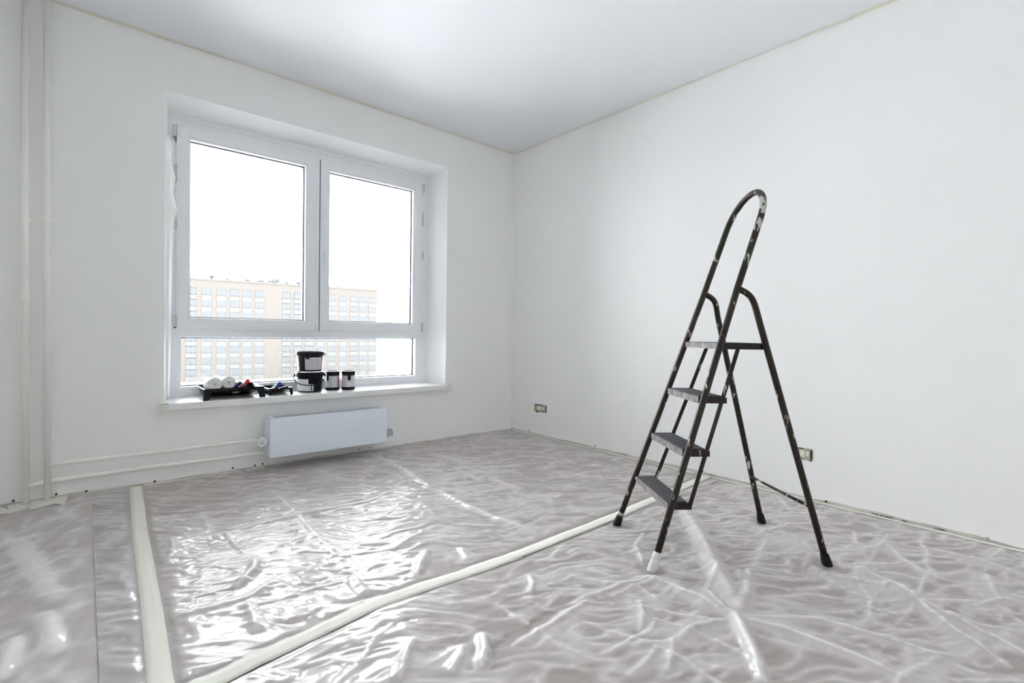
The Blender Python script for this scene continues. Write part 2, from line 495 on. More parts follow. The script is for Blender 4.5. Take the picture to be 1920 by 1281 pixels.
def window_wall():
    b = MB()
    x0, x1 = XL - 0.2, 0.2
    V = []
    def rect(xa, xb, za, zb, y):
        i = len(V)
        V.extend([(xa, y, za), (xb, y, za), (xb, y, zb), (xa, y, zb)])
        return [i, i + 1, i + 2, i + 3]
    o_in = rect(x0, x1, 0.0, H, 0.0)
    h_in = rect(RX0, RX1, RZ0, RZ1, 0.0)
    h_fr = rect(FX0, FX1, FZ0, FZ1, FY)
    h_out = rect(FX0, FX1, FZ0, FZ1, WALL_T)
    o_out = rect(x0, x1, 0.0, H, WALL_T)
    F = []
    for k in range(4):
        l = (k + 1) % 4
        F.append((o_in[k], o_in[l], h_in[l], h_in[k]))
        F.append((h_fr[k], h_fr[l], h_out[l], h_out[k]))
        F.append((h_out[k], h_out[l], o_out[l], o_out[k]))
        F.append((o_out[k], o_out[l], o_in[l], o_in[k]))
        F.append((h_in[k], h_in[l], h_fr[l], h_fr[k]))
    b.faces(V, F)
    o = b.build('wall_back', M['wall'])
    o.data.materials.append(M['reveal'])
    for p in o.data.polygons:
        c = p.center
        if 0.01 < c.y < WALL_T - 0.01 and x0 + 0.1 < c.x < x1 - 0.1 and 0.1 < c.z < H - 0.1:
            p.material_index = 1
    return struct(o)
wall_back = window_wall()
wall_right = struct(MB().box((0.0, YF - 0.2, 0.0), (0.2, 0.0, H)).build('wall_right', M['plaster']))
wall_left = struct(MB().box((XL - 0.2, YF - 0.2, 0.0), (XL, 0.0, H)).build('wall_left', M['wall']))
wall_front = struct(MB().box((XL, YF - 0.2, 0.0), (0.0, YF, H)).build('wall_front', M['wall']))

def wallpaper():
    """paper on the right wall: stops a few centimetres above the floor, lifts at a torn seam"""
    bm = bmesh.new()
    ys = list(np.linspace(YF, -0.0002, 120))
    tops, bots, tb = [], [], []
    yseam = float(hit(1844, 1000, 0, 0.0)[1])
    for y in ys:
        e = 0.019 + 0.005 * math.sin(y * 9.1) * math.sin(y * 3.3 + 1) + 0.002 * math.sin(y * 31)
        if y < yseam:
            e -= 0.006
        if y > -1.2:
            e *= 0.8
        e = max(0.008, e)
        t = 0.003 + (0.004 if abs(y - yseam - 0.03) < 0.03 else 0)
        tb.append((bm.verts.new((-t, y, e)), bm.verts.new((-0.003, y, 0.16)), bm.verts.new((-0.003, y, H - 0.001)),
                   bm.verts.new((0.0, y, e + 0.001)), bm.verts.new((0.0, y, H - 0.001))))
    for a, c in zip(tb, tb[1:]):
        bm.faces.new((a[0], c[0], c[1], a[1])); bm.faces.new((a[1], c[1], c[2], a[2])); bm.faces.new((a[3], c[3], c[0], a[0]))
    bmesh.ops.recalc_face_normals(bm, faces=bm.faces[:])
    me = bpy.data.meshes.new('wallpaper'); bm.to_mesh(me); bm.free(); me.materials.append(M['wall'])
    return link('wallpaper', me, wall_right)
wallpaper()

# bare, dirty strip at the foot of the window wall
def skirting_scar():
    bm = bmesh.new()
    prev = None
    for x in np.arange(XL, 0.001, 0.04):
        e = 0.011 + 0.004 * math.sin(x * 7.3) * math.sin(x * 2.1 + 2) + 0.002 * math.sin(x * 23)
        cur = (bm.verts.new((x, -0.0015, 0.0)), bm.verts.new((x, -0.0015, max(e, 0.005))), bm.verts.new((x, 0.0, max(e, 0.005) + 0.001)))
        if prev:
            bm.faces.new((prev[0], cur[0], cur[1], prev[1])); bm.faces.new((prev[1], cur[1], cur[2], prev[2]))
        prev = cur
    bmesh.ops.recalc_face_normals(bm, faces=bm.faces[:])
    me = bpy.data.meshes.new('bare_plaster_strip'); bm.to_mesh(me); bm.free(); me.materials.append(M['plaster'])
    return link('bare_plaster_strip', me, wall_back)
skirting_scar()

# masking tape left along the ceiling edge
def ceiling_tape(name, along, a, b_):
    bm = bmesh.new()
    prev = None
    for t in np.arange(a, b_ + 0.001, 0.05):
        w = 0.016 + 0.003 * math.sin(t * 6.1) + 0.002 * math.sin(t * 17 + 1)
        wd = 0.010 + 0.003 * math.sin(t * 4.3 + 2)
        if along == 'x':
            pts = ((t, -w, H - 0.0015), (t, -0.0045, H - 0.0045), (t, -0.0035, H - wd))
        else:
            pts = ((-w, t, H - 0.0015), (-0.0075, t, H - 0.0045), (-0.0065, t, H - wd))
        cur = [bm.verts.new(p) for p in pts]
        if prev:
            bm.faces.new((prev[0], cur[0], cur[1], prev[1])); bm.faces.new((prev[1], cur[1], cur[2], prev[2]))
        prev = cur
    bmesh.ops.recalc_face_normals(bm, faces=bm.faces[:])
    me = bpy.data.meshes.new(name); bm.to_mesh(me); bm.free(); me.materials.append(M['tape_y'])
    return struct(link(name, me), 'cream masking tape along the edge of the ceiling')
ceiling_tape('trim_1', 'x', XL, -0.01)
ceiling_tape('trim_2', 'y', YF, -0.01)

# drill holes left by the skirting board
for (x, y) in ((25, 939.5), (105.5, 927), (162, 921), (290, 907), (436.5, 877.6), (478, 873), (492, 870), (674, 843), (695, 840), (761, 835)):
    h = hit(x, y, 1, 0.0)
    r = 0.0055 if x < 500 else 0.0045
    MB().lathe([(0, 0.0), (r, 0.0), (r, 0.003), (r * 0.5, 0.0038), (0, 0.0038)], 12, (h[0], 0.0, max(h[2], 0.012)), (0, -1, 0)).build('wall_plug', M['dark'], wall_back)
for (x, y, mm) in ((992, 807.5, 'dark'), (1116, 836, 'dark'), (1318, 883.5, 'dark'), (1549, 940, 'dark'), (1851.5, 1009, 'chrome')):
    h = hit(x, y, 0, 0.0)
    MB().lathe([(0, 0.0), (0.0055, 0.0), (0.0055, 0.005), (0.0028, 0.006), (0, 0.006)], 12, (0.0, h[1], max(h[2], 0.012)), (-1, 0, 0)).build('wall_plug', M[mm], wall_right)

for (xa, xb, yv) in ((1634, 1648, 963.5), (1650, 1657, 968), (1660, 1673, 971.5), (1692, 1700, 978), (1752, 1772, 992), (1330, 1342, 889)):
    pa, pb = hit(xa, yv, 0, 0.0), hit(xb, yv + 3, 0, 0.0)
    zc0 = max(0.008, min(float(pa[2]), 0.02))
    MB().box((-0.0046, float(pb[1]), zc0 - 0.003), (0.001, float(pa[1]), zc0 + 0.003), 0.0015).build('plaster_crumb', M['crumb'], wall_right)

# ------------------------------------------------------------------ window
def frame_ring(b, x0, x1, z0, z1, w, y0, y1, bev=0.004):
    wl, wr, wb, wt = w
    b.box((x0, y0, z0), (x0 + wl, y1, z1), bev)
    b.box((x1 - wr, y0, z0), (x1, y1, z1), bev)
    b.box((x0 + wl - 0.002, y0, z0), (x1 - wr + 0.002, y1, z0 + wb), bev)
    b.box((x0 + wl - 0.002, y0, z1 - wt), (x1 - wr + 0.002, y1, z1), bev)

win = thing('window_1', 'white plastic window with two sashes over one low pane', 'window', (-1.793, FY, 0.49))
del win['category']
struct(win)
def wl(*p):
    return (p[0] + 1.793, p[1] - FY, p[2] - 0.49)

def wbox(b, a, c, bev=0.004):
    return b.box(wl(*a), wl(*c), bev)

def window():
    # outer frame, transom, bottom rail, mullion
    b = MB()
    SX0, SXM, SX1 = -2.726, -1.797, -0.884           # sash outer edges
    SZ0, SZ1 = 0.940, 2.278
    LX0, LX1, LZ0, LZ1 = -2.696, -0.930, 0.554, 0.885   # low pane opening
    y0, y1 = FY, FY + 0.085
    wbox(b, (FX0 - 0.01, y0, FZ0), (SX0 + 0.022, y1, FZ1 + 0.01))
    wbox(b, (SX1 - 0.022, y0, FZ0), (FX1 + 0.01, y1, FZ1 + 0.01))
    wbox(b, (FX0, y0 + .001, SZ1 - 0.022), (FX1, y1, FZ1 + 0.01))
    wbox(b, (FX0, y0 + .001, LZ1 + 0.006), (FX1, y1, SZ0 + 0.022))
    wbox(b, (FX0, y0 + .001, 0.475), (FX1, y1, LZ0 - 0.006))
    wbox(b, (SXM - 0.03, y0 + 0.006, SZ0), (SXM + 0.03, y1, SZ1))
    # stepped inner line of the frame at the head, as the profile has
    wbox(b, (FX0 + 0.004, y0 - 0.006, FZ1 - 0.030), (FX1 - 0.004, y0 + 0.01, FZ1 + 0.004), 0.003)
    # glazing beads of the low pane
    wbox(b, (SX0 + 0.01, y0 + 0.004, LZ0 - 0.02), (LX0, y1 - 0.02, LZ1 + 0.02), 0.005)
    wbox(b, (LX1, y0 + 0.004, LZ0 - 0.02), (SX1 - 0.01, y1 - 0.02, LZ1 + 0.02), 0.005)
    wbox(b, (LX0 - .002, y0 + 0.004, LZ0 - 0.024), (LX1 + .002, y1 - 0.02, LZ0), 0.005)
    wbox(b, (LX0 - .002, y0 + 0.004, LZ1), (LX1 + .002, y1 - 0.02, LZ1 + 0.024), 0.005)
    fr = b.build('window_frame', M['pvc'], win, 35)

    def glazing(parent, x0, x1, z0, z1, yg):
        g = MB(); wbox(g, (x0 - 0.008, yg, z0 - 0.008), (x1 + 0.008, yg + 0.004, z1 + 0.008), 0)
        g.build('pane', M['glass'], parent)
        s = MB()
        ys0, ys1 = yg + 0.005, yg + 0.021
        t = 0.007
        for a, c in (((x0 - .006, ys0, z0 - .006), (x0 + t, ys1, z1 + .006)), ((x1 - t, ys0, z0 - .006), (x1 + .006, ys1, z1 + .006)),
                     ((x0, ys0, z0 - .006), (x1, ys1, z0 + t)), ((x0, ys0, z1 - t), (x1, ys1, z1 + .006))):
            wbox(s, a, c, 0)
        s.build('spacer_bar', M['spacer'], parent)
        k = MB()
        t = 0.003
        for a, c in (((x0 - .004, yg - .004, z0), (x0 + t, yg, z1)), ((x1 - t, yg - .004, z0), (x1 + .004, yg, z1)),
                     ((x0, yg - .004, z0 - .004), (x1, yg, z0 + t)), ((x0, yg - .004, z1 - t), (x1, yg, z1 + .004))):
            wbox(k, a, c, 0)
        k.build('gasket', M['gasket'], parent)
    glazing(fr, LX0, LX1, LZ0, LZ1, FY + 0.052)

    # the two sashes
    ys, ye = 0.231, FY + 0.06
    for (x0, x1, gx0, gx1, hs) in ((SX0, -1.822, -2.648, -1.902, -1), (-1.792, SX1, -1.716, -0.974, 1)):
        b = MB()
        gz0, gz1 = 1.018, 2.200
        wbox(b, (x0, ys, SZ0), (gx0 - 0.014, ye, SZ1), 0.005)
        wbox(b, (gx1 + 0.014, ys, SZ0), (x1, ye, SZ1), 0.005)
        wbox(b, (gx0 - 0.016, ys, SZ0), (gx1 + 0.016, ye, gz0 - 0.014), 0.005)
        wbox(b, (gx0 - 0.016, ys, gz1 + 0.014), (gx1 + 0.016, ye, SZ1), 0.005)
        # sloping bead
        for a, c in (((gx0 - .018, ys + .006, gz0 - .018), (gx0, ye - .01, gz1 + .018)), ((gx1, ys + .006, gz0 - .018), (gx1 + .018, ye - .01, gz1 + .018)),
                     ((gx0 - .001, ys + .006, gz0 - .018), (gx1 + .001, ye - .01, gz0)), ((gx0 - .001, ys + .006, gz1), (gx1 + .001, ye - .01, gz1 + .018))):
            wbox(b, a, c, 0.004)
        sash = b.build('sash', M['pvc'], win, 35)
        glazing(sash, gx0, gx1, gz0, gz1, ys + 0.042)
        # handle
        hx = -1.862 if hs < 0 else -1.752
        hz = 1.535
        hb = MB()
        wbox(hb, (hx - 0.013, ys - 0.009, hz - 0.035), (hx + 0.013, ys + 0.001, hz + 0.035), 0.004)
        hb.tube([wl(hx, ys - 0.006, hz), wl(hx, ys - 0.034, hz)], 0.009, 12)
        sgn = -hs
        hb.tube([wl(hx, ys - 0.033, hz + 0.008), wl(hx + 0.004 * sgn, ys - 0.040, hz - 0.03), wl(hx + 0.010 * sgn, ys - 0.042, hz - 0.08), wl(hx + 0.014 * sgn, ys - 0.038, hz - 0.125)],
                [0.010, 0.010, 0.009, 0.007], 12)
        hb.build('window_handle', M['whiteplastic'], sash, 40)
        # hinges and the dark line beside them
        ex = x0 if hs < 0 else x1
        for (z0, z1, wd) in ((2.20, 2.275, 0.020), (1.90, 2.02, 0.012), (1.60, 1.67, 0.016), (0.955, 1.03, 0.020)):
            hg = MB()
            xo = ex - wd if hs < 0 else ex
            wbox(hg, (xo + 0.001, ys - 0.004, z0), (xo + wd - 0.001, FY + 0.002, z1), 0.003)
            hg.tube([wl(ex - hs * 0.001, ys - 0.004, z0), wl(ex - hs * 0.001, ys - 0.004, z1)], 0.0045, 8)
            hg.build('hinge', M['hinge'], sash)
        dk = MB()
        wbox(dk, (ex - 0.003, ys + 0.004, 2.165), (ex + 0.003, FY + 0.001, 2.272), 0)
        wbox(dk, (ex - 0.0025, ys + 0.004, 1.60), (ex + 0.0025, FY + 0.001, 1.655), 0)
        for zz in (0.946, 2.262):
            wbox(dk, (ex - 0.012, ys + 0.008, zz), (ex + 0.012, FY - 0.002, zz + 0.012), 0.002)
        dk.build('hinge_gap', M['gasket'], sash)
    # false mullion strip of the left sash and the dark joint
    b = MB()
    wbox(b, (-1.824, 0.226, SZ0 + 0.004), (-1.800, 0.245, SZ1 - 0.004), 0.004)
    b.build('meeting_strip', M['pvc'], win, 35)
    b = MB(); wbox(b, (-1.802, 0.238, SZ0 + 0.004), (-1.790, 0.25, SZ1 - 0.004), 0)
    b.build('joint_gasket', M['gasket'], win)
    # inner sill board
    b = MB()
    wbox(b, (-2.832, -0.062, 0.446), (-0.750, 0.0, 0.488), 0.006)
    wbox(b, (RX0 + 0.003, -0.01, 0.470), (RX1 - 0.003, FY + 0.01, 0.488), 0.0)
    b.build('window_sill', M['sill'], win, 30)
    # outside ledge
    b = MB()
    b.hexa([wl(FX0, WALL_T - 0.1, 0.47), wl(FX1, WALL_T - 0.1, 0.47), wl(FX1, WALL_T + 0.16, 0.43), wl(FX0, WALL_T + 0.16, 0.43)],
           [wl(FX0, WALL_T - 0.1, 0.53), wl(FX1, WALL_T - 0.1, 0.53), wl(FX1, WALL_T + 0.16, 0.47), wl(FX0, WALL_T + 0.16, 0.47)])
    b.build('outer_ledge', M['snow'], win)
window()

# torn strip of white film hanging on the left reveal
def flap():
    bm = bmesh.new()
    prev = None
    pts = [(2.12, 0.020, 0.0), (2.07, 0.032, 0.012), (2.0, 0.026, 0.030), (1.90, 0.052, 0.034), (1.80, 0.036, 0.030), (1.70, 0.062, 0.036), (1.62, 0.044, 0.03),
           (1.40, 0.036, 0.026), (1.15, 0.032, 0.022), (0.9, 0.030, 0.018), (0.70, 0.026, 0.014), (0.52, 0.022, 0.010)]
    for z, w, off in pts:
        cur = [bm.verts.new((RX0 + 0.004, 0.002, z)), bm.verts.new((RX0 + 0.010 + w * 0.4, 0.012 + off * 0.4, z + 0.004)), bm.verts.new((RX0 + 0.008 + w, 0.03 + off, z - 0.012))]
        if prev:
            bm.faces.new((prev[0], cur[0], cur[1], prev[1])); bm.faces.new((prev[1], cur[1], cur[2], prev[2]))
        prev = cur
    me = bpy.data.meshes.new('masking_film_strip'); bm.to_mesh(me); bm.free(); me.materials.append(M['paper'])
    o = link('masking_film_strip', me)
    tag(o, 'torn strip of white masking film peeling off the left window reveal', 'masking film')
    s = o.modifiers.new('thickness', 'SOLIDIFY'); s.thickness = 0.0012
    place(o, (RX0, 0.01, 0.5))
flap()

def tape_patch(name, loops, z, t, mat_, label, group=None):
    """flat piece of tape given by its outline on the floor"""
    b = MB()
    n = len(loops)
    V = [(x, y, z) for x, y in loops] + [(x, y, z + t) for x, y in loops]
    F = [tuple(reversed(range(n))), tuple(range(n, 2 * n))] + [(i, (i + 1) % n, n + (i + 1) % n, n + i) for i in range(n)]
    b.faces(V, F)
    o = b.build(name, mat_)
    tag(o, label, 'tape', group)
    c = (sum(p[0] for p in loops) / n, sum(p[1] for p in loops) / n, z)
    return place(o, c)

# tape wrapped over the sill ends
def sill_tape(x0, x1, label):
    b = MB()
    b.box((x0, -0.0645, 0.4455), (x1, -0.0615, 0.4895)).box((x0, -0.0645, 0.487), (x1, -0.002, 0.4895))
    b.hexa([(x0 + .004, -0.062, 0.425), (x1, -0.062, 0.430), (x1, -0.0600, 0.430), (x0 + .004, -0.0600, 0.425)],
           [(x0, -0.0645, 0.447), (x1, -0.0645, 0.447), (x1, -0.0615, 0.447), (x0, -0.0615, 0.447)])
    o = b.build('masking_tape', M['tape'])
    tag(o, label, 'tape')
    place(o, ((x0 + x1) / 2, -0.06, 0.446))
sill_tape(-0.790, -0.749, 'scrap of masking tape folded over the window sill end towards the room corner')
sill_tape(-2.834, -2.795, 'scrap of masking tape over the window sill end near the heating pipes')

# ------------------------------------------------------------------ floor film and tape
rng = np.random.RandomState(11)
PERM = np.concatenate([rng.permutation(512)] * 2)
GR = rng.rand(512) * 2 * np.pi
GX, GY = np.cos(GR), np.sin(GR)

def perlin(x, y, seed=0):
    xi = np.floor(x).astype(int); yi = np.floor(y).astype(int)
    xf = x - xi; yf = y - yi
    u = xf ** 3 * (xf * (xf * 6 - 15) + 10); v = yf ** 3 * (yf * (yf * 6 - 15) + 10)
    def g(ix, iy, dx, dy):
        h = PERM[(PERM[(ix + seed * 37) & 511] + iy) & 511]
        return GX[h] * dx + GY[h] * dy
    a = g(xi, yi, xf, yf); b = g(xi + 1, yi, xf - 1, yf)
    c = g(xi, yi + 1, xf, yf - 1); d = g(xi + 1, yi + 1, xf - 1, yf - 1)
    return (a + u * (b - a)) * (1 - v) + (c + u * (d - c)) * v * 1.0

def sstep(a, b, x):
    t = np.clip((x - a) / (b - a), 0, 1)
    return t * t * (3 - 2 * t)

def seg_dist(X, Y, a, b):
    dx, dy = b[0] - a[0], b[1] - a[1]
    L2 = dx * dx + dy * dy
    t = np.clip(((X - a[0]) * dx + (Y - a[1]) * dy) / L2, 0, 1)
    return np.hypot(X - a[0] - t * dx, Y - a[1] - t * dy), t

def crease(X, Y, Z, pts, width, height, sharp=True):
    """raise a fold along a polyline; folds narrow towards both ends"""
    m_ = width * 6
    px_, py_ = [p[0] for p in pts], [p[1] for p in pts]
    xs, ys = X[0], Y[:, 0]
    i0, i1 = np.searchsorted(xs, [min(px_) - m_, max(px_) + m_]); j0, j1 = np.searchsorted(ys, [min(py_) - m_, max(py_) + m_])
    if i1 <= i0 or j1 <= j0:
        return
    Xs, Ys = X[j0:j1, i0:i1], Y[j0:j1, i0:i1]
    best = np.full(Xs.shape, 1e9); par = np.zeros(Xs.shape)
    n = len(pts) - 1
    for i in range(n):
        d, t = seg_dist(Xs, Ys, pts[i], pts[i + 1])
        m = d < best
        best[m] = d[m]; par[m] = ((i + t) / n)[m]
    wob = 1 + 0.35 * perlin(par * 7, par * 0 + len(pts) * 1.7, 5)
    env = np.sqrt(np.clip(4 * par * (1 - par), 0.0, 1))
    s = best / (width * wob)
    prof = np.exp(-s) if sharp else np.exp(-s * s)
    prof = np.maximum(prof - 0.0025, 0)
    Z[j0:j1, i0:i1] += height * env * prof

def small_creases(seed, n, x0, x1, y0, y1, ang, spread, lmin, lmax, wmin, wmax, hmin, hmax):
    r = random.Random(seed)
    out = []
    for _ in range(n):
        x, y = r.uniform(x0, x1), r.uniform(y0, y1)
        a = ang + r.gauss(0, spread)
        L = r.uniform(lmin, lmax)
        pts = [(x, y)]
        for k in range(r.choice((2, 3, 4))):
            a += r.gauss(0, 0.22)
            x += math.cos(a) * L / 3; y += math.sin(a) * L / 3
            pts.append((x, y))
        w = r.uniform(wmin, wmax)
        out.append((pts, w, r.uniform(hmin, hmax) * (1 if r.random() < 0.85 else -0.4), r.random() < 0.8))
    return out

TAPE_Y = -2.112       # long seam strip, parallel to the window wall
TAPE_X = -3.0         # strip running out from the window wall

def tape1_x(y):
    return np.interp(y, [-2.6, -2.09, -1.68, -0.86, 0.0], [-3.035, -3.028, -3.011, -2.988, -2.950])

def tape2_y(x):
    return np.interp(x, [-3.3, -2.92, -2.4, -1.815, -1.1, -0.035], [-2.19, -2.18, -2.10, -2.13, -2.114, -2.05])

def wrinkle(X, Y, seed, dirang, amp, aniso=2.6):
    c, s = math.cos(dirang), math.sin(dirang)
    wx = 0.10 * perlin(X * 2.3, Y * 2.3, seed + 1) + 0.03 * perlin(X * 7, Y * 7, seed + 9)
    wy = 0.10 * perlin(X * 2.3 + 9, Y * 2.3, seed + 2) + 0.03 * perlin(X * 7, Y * 7 + 5, seed + 8)
    U = (X + wx) * c + (Y + wy) * s
    V = (-(X + wx) * s + (Y + wy) * c) * aniso
    Z = 0.9 * np.abs(perlin(U * 2.6, V * 2.6, seed + 3))
    Z += 0.55 * (1 - np.abs(perlin(U * 5.1, V * 5.1, seed + 4)) * 2) ** 3
    m = sstep(-0.25, 0.25, perlin(X * 1.7, Y * 1.7, seed + 6))
    Z += (0.25 + 0.5 * m) * 0.70 * (1 - np.abs(perlin(U * 8.5, V * 10.5, seed + 5)) * 1.8) ** 4
    Z += (0.25 + 0.6 * m) * 0.36 * (1 - np.abs(perlin(U * 17, V * 21, seed + 7)) * 1.8) ** 3
    return amp * Z

def film(name, x0, x1, y0, y1, step, base, seed, dirang, amp, creases, mat_, label, mask):
    nx = int((x1 - x0) / step) + 1; ny = int((y1 - y0) / step) + 1
    xs = np.linspace(x0, x1, nx); ys = np.linspace(y0, y1, ny)
    X, Y = np.meshgrid(xs, ys)
    Z = wrinkle(X, Y, seed, dirang, amp)
    for pts, w, h, sh in creases:
        crease(X, Y, Z, pts, w, h, sh)
    Z = Z * mask(X, Y) + base + 0.0006 * perlin(X * 3, Y * 3, seed)
    Z = np.maximum(Z, base * 0.6)
    def blur(A, n):
        for _ in range(n):
            A = A.copy()
            A[1:-1] = 0.25 * A[:-2] + 0.5 * A[1:-1] + 0.25 * A[2:]
            A[:, 1:-1] = 0.25 * A[:, :-2] + 0.5 * A[:, 1:-1] + 0.25 * A[:, 2:]
        return A
    Z = blur(Z, 1)
    lap = np.zeros_like(Z)
    lap[1:-1, 1:-1] = (Z[1:-1, 2:] + Z[1:-1, :-2] + Z[2:, 1:-1] + Z[:-2, 1:-1] - 4 * Z[1:-1, 1:-1]) / step ** 2
    fold = np.clip((-blur(lap, 2) - 8) / 70, 0, 1)
    contact = 1 - sstep(base + 0.001, base + 0.007, Z)
    layers = (1.20 - 0.58 * contact) * (1 + 0.10 * perlin(X * 9, Y * 9, seed + 11)) + 0.65 * fold
    me = bpy.data.meshes.new(name)
    nv = nx * ny
    co = np.stack([X - x0, Y - y1, Z], -1).reshape(-1, 3).astype(np.float32)
    me.vertices.add(nv); me.vertices.foreach_set('co', co.ravel())
    i = np.arange(nv).reshape(ny, nx)
    q = np.stack([i[:-1, :-1], i[:-1, 1:], i[1:, 1:], i[1:, :-1]], -1).reshape(-1, 4)
    me.loops.add(q.size); me.loops.foreach_set('vertex_index', q.ravel().astype(np.int32))
    me.polygons.add(len(q)); me.polygons.foreach_set('loop_start', np.arange(0, q.size, 4, dtype=np.int32))
    me.polygons.foreach_set('use_smooth', np.ones(len(q), bool))
    me.update(calc_edges=True); me.validate()
    at = me.attributes.new('layers', 'FLOAT', 'POINT'); at.data.foreach_set('value', layers.astype(np.float32).ravel())
    me.materials.append(mat_)
    o = link(name, me)
    o.location = (x0, y1, 0)
    tag(o, label, 'plastic sheet')
    return o

def P(*pts):
    return [fl(x, y) for x, y in pts]

LADDER_FEET = [fl(1157, 986), fl(1221, 1073), fl(1428.5, 981), fl(1549, 1063)]

def common_mask(X, Y):
    m = np.ones(X.shape)
    m *= 0.03 + 0.97 * sstep(0.034, 0.070, np.abs(Y - tape2_y(X)))
    m *= 0.03 + 0.97 * sstep(0.031, 0.060, np.abs(X - tape1_x(Y)))
    m *= sstep(0.02, 0.12, -X)
    m *= 0.1 + 0.9 * sstep(0.01, 0.10, -Y)
    for (fx, fy) in LADDER_FEET:
        m *= 0.08 + 0.92 * sstep(0.025, 0.09, np.hypot(X - fx, Y - fy))
    return m

mid_creases = [
    (P((690, 850), (760, 885), (808, 916)), 0.012, 0.014, True),
    (P((820, 922), (880, 955), (955, 985), (1008, 1003)), 0.012, 0.016, True),
    (P((800, 852), (845, 862), (882, 874)), 0.014, 0.012, True),
    (P((850, 880), (880, 895), (902, 905)), 0.012, 0.010, True),
    (P((920, 900), (950, 912), (970, 918)), 0.010, 0.010, True),
    (P((508, 922), (560, 972), (610, 1030), (648, 1072)), 0.016, 0.016, True),
    (P((400, 1012), (470, 992), (560, 970), (690, 945), (745, 920)), 0.016, 0.013, True),
    (P((320, 1165), (400, 1145), (460, 1130), (520, 1090)), 0.016, 0.015, True),
    (P((376, 965), (386, 985), (395, 1002)), 0.014, 0.012, True),
    (P((480, 1050), (476, 1075), (440, 1110)), 0.018, 0.018, False),
    (P((463, 1133), (475, 1165), (482, 1192)), 0.016, 0.016, True),
    (P((420, 1002), (440, 1025), (458, 1042)), 0.012, 0.012, True),
    (P((735, 1035), (760, 1020), (785, 1003)), 0.014, 0.014, True),
    (P((790, 1060), (782, 1080), (800, 1035)), 0.016, 0.016, False),
    (P((862, 1030), (870, 1042), (877, 1053)), 0.010, 0.012, True),
    (P((660, 1082), (675, 1105), (690, 1120)), 0.014, 0.014, True),
    (P((320, 1010), (325, 1030), (318, 1060)), 0.014, 0.016, True),
    (P((600, 956), (700, 935), (730, 925)), 0.012, 0.012, True),
]
front_creases = [
    (P((1283, 958), (1312, 1010), (1345, 1080), (1386, 1152)), 0.030, 0.034, False),
    (P((1372, 1150), (1395, 1200), (1415, 1245), (1432, 1290)), 0.016, 0.036, False),
    (P((1378, 1162), (1480, 1190), (1600, 1235), (1720, 1290)), 0.016, 0.020, True),
    (P((1380, 1160), (1540, 1168), (1700, 1215), (1840, 1275)), 0.016, 0.016, True),
    (P((1362, 1168), (1300, 1182), (1262, 1215), (1250, 1268)), 0.014, 0.018, True),
    (P((1366, 1160), (1315, 1128), (1250, 1102), (1190, 1085)), 0.014, 0.018, True),
    (P((1366, 1156), (1340, 1130), (1322, 1112)), 0.012, 0.016, True),
    (P((1384, 1150), (1400, 1120), (1402, 1095)), 0.020, 0.020, False),
    (P((1600, 1060), (1700, 1125), (1800, 1175), (1930, 1235)), 0.022, 0.022, True),
    (P((1560, 1085), (1680, 1110), (1790, 1190), (1900, 1260)), 0.018, 0.018, True),
    (P((1096, 1118), (1010, 1170), (913, 1232)), 0.022, -0.010, False),
    (P((1110, 1128), (1030, 1180), (960, 1215)), 0.014, 0.014, True),
    (P((1280, 1210), (1230, 1212), (1180, 1222)), 0.012, 0.014, True),
    (P((1200, 1130), (1205, 1160), (1200, 1190)), 0.014, 0.016, True),
    (P((905, 1190), (910, 1230), (902, 1262)), 0.016, 0.022, False),
    (P((780, 1200), (760, 1240), (750, 1285)), 0.016, 0.022, True),
    (P((870, 1215), (862, 1240), (845, 1270)), 0.014, 0.018, True),
    (P((1720, 1030), (1810, 1050), (1930, 1085)), 0.018, 0.014, True),
    (P((1640, 1010), (1700, 1060), (1760, 1090)), 0.014, 0.014, True),
    (P((1850, 1080), (1860, 1110), (1880, 1140)), 0.020, 0.016, True),
    (P((1385, 1130), (1440, 1010), (1420, 990)), 0.014, 0.008, True),
    (P((990, 1080), (1000, 1100), (992, 1120)), 0.010, 0.014, True),
    (P((1060, 1085), (1200, 1110), (1240, 1135)), 0.012, 0.014, True),
]
left_creases = [
    (P((80, 1150), (95, 1185), (110, 1230)), 0.020, 0.016, False),
    (P((0, 1281), (15, 1240), (32, 1195)), 0.016, 0.016, False),
    (P((110, 1130), (60, 1060), (30, 1010)), 0.030, 0.010, False),
    (P((205, 1050), (218, 1120), (222, 1180), (223, 1270)), 0.012, 0.016, True),
]
mid_creases += small_creases(3, 150, -3.1, -0.1, -2.05, -0.1, -YAW + 0.15, 0.5, 0.06, 0.40, 0.006, 0.012, 0.002, 0.007)
front_creases += small_creases(4, 170, -3.1, -0.1, -3.9, -2.2, -YAW + 0.2, 0.6, 0.06, 0.50, 0.006, 0.012, 0.003, 0.012)
VIEW_A = -YAW     # wrinkles run roughly across the room diagonal
film('plastic_sheet', -3.15, -0.012, -2.15, -0.012, 0.0060, 0.0042, 21, VIEW_A + 0.15, 0.0066, mid_creases, M['film'],
     'clear wrinkled plastic sheet on the floor between the window wall and the long tape seam', common_mask)
film('plastic_sheet', -3.15, -0.012, YF + 0.02, -2.09, 0.0052, 0.0034, 51, VIEW_A + 0.25, 0.0078, front_creases, M['film'],
     'clear wrinkled plastic sheet with radiating folds under the step ladder', lambda X, Y: common_mask(X, Y))
film('plastic_sheet', XL + 0.02, -2.975, YF + 0.02, -0.012, 0.010, 0.0016, 81, 1.2, 0.0045, left_creases, M['film_thin'],
     'narrow smoother plastic sheet on the floor by the heating pipes', lambda X, Y: common_mask(X, Y) * (0.15 + 0.85 * sstep(-3.13, -3.20, X)))

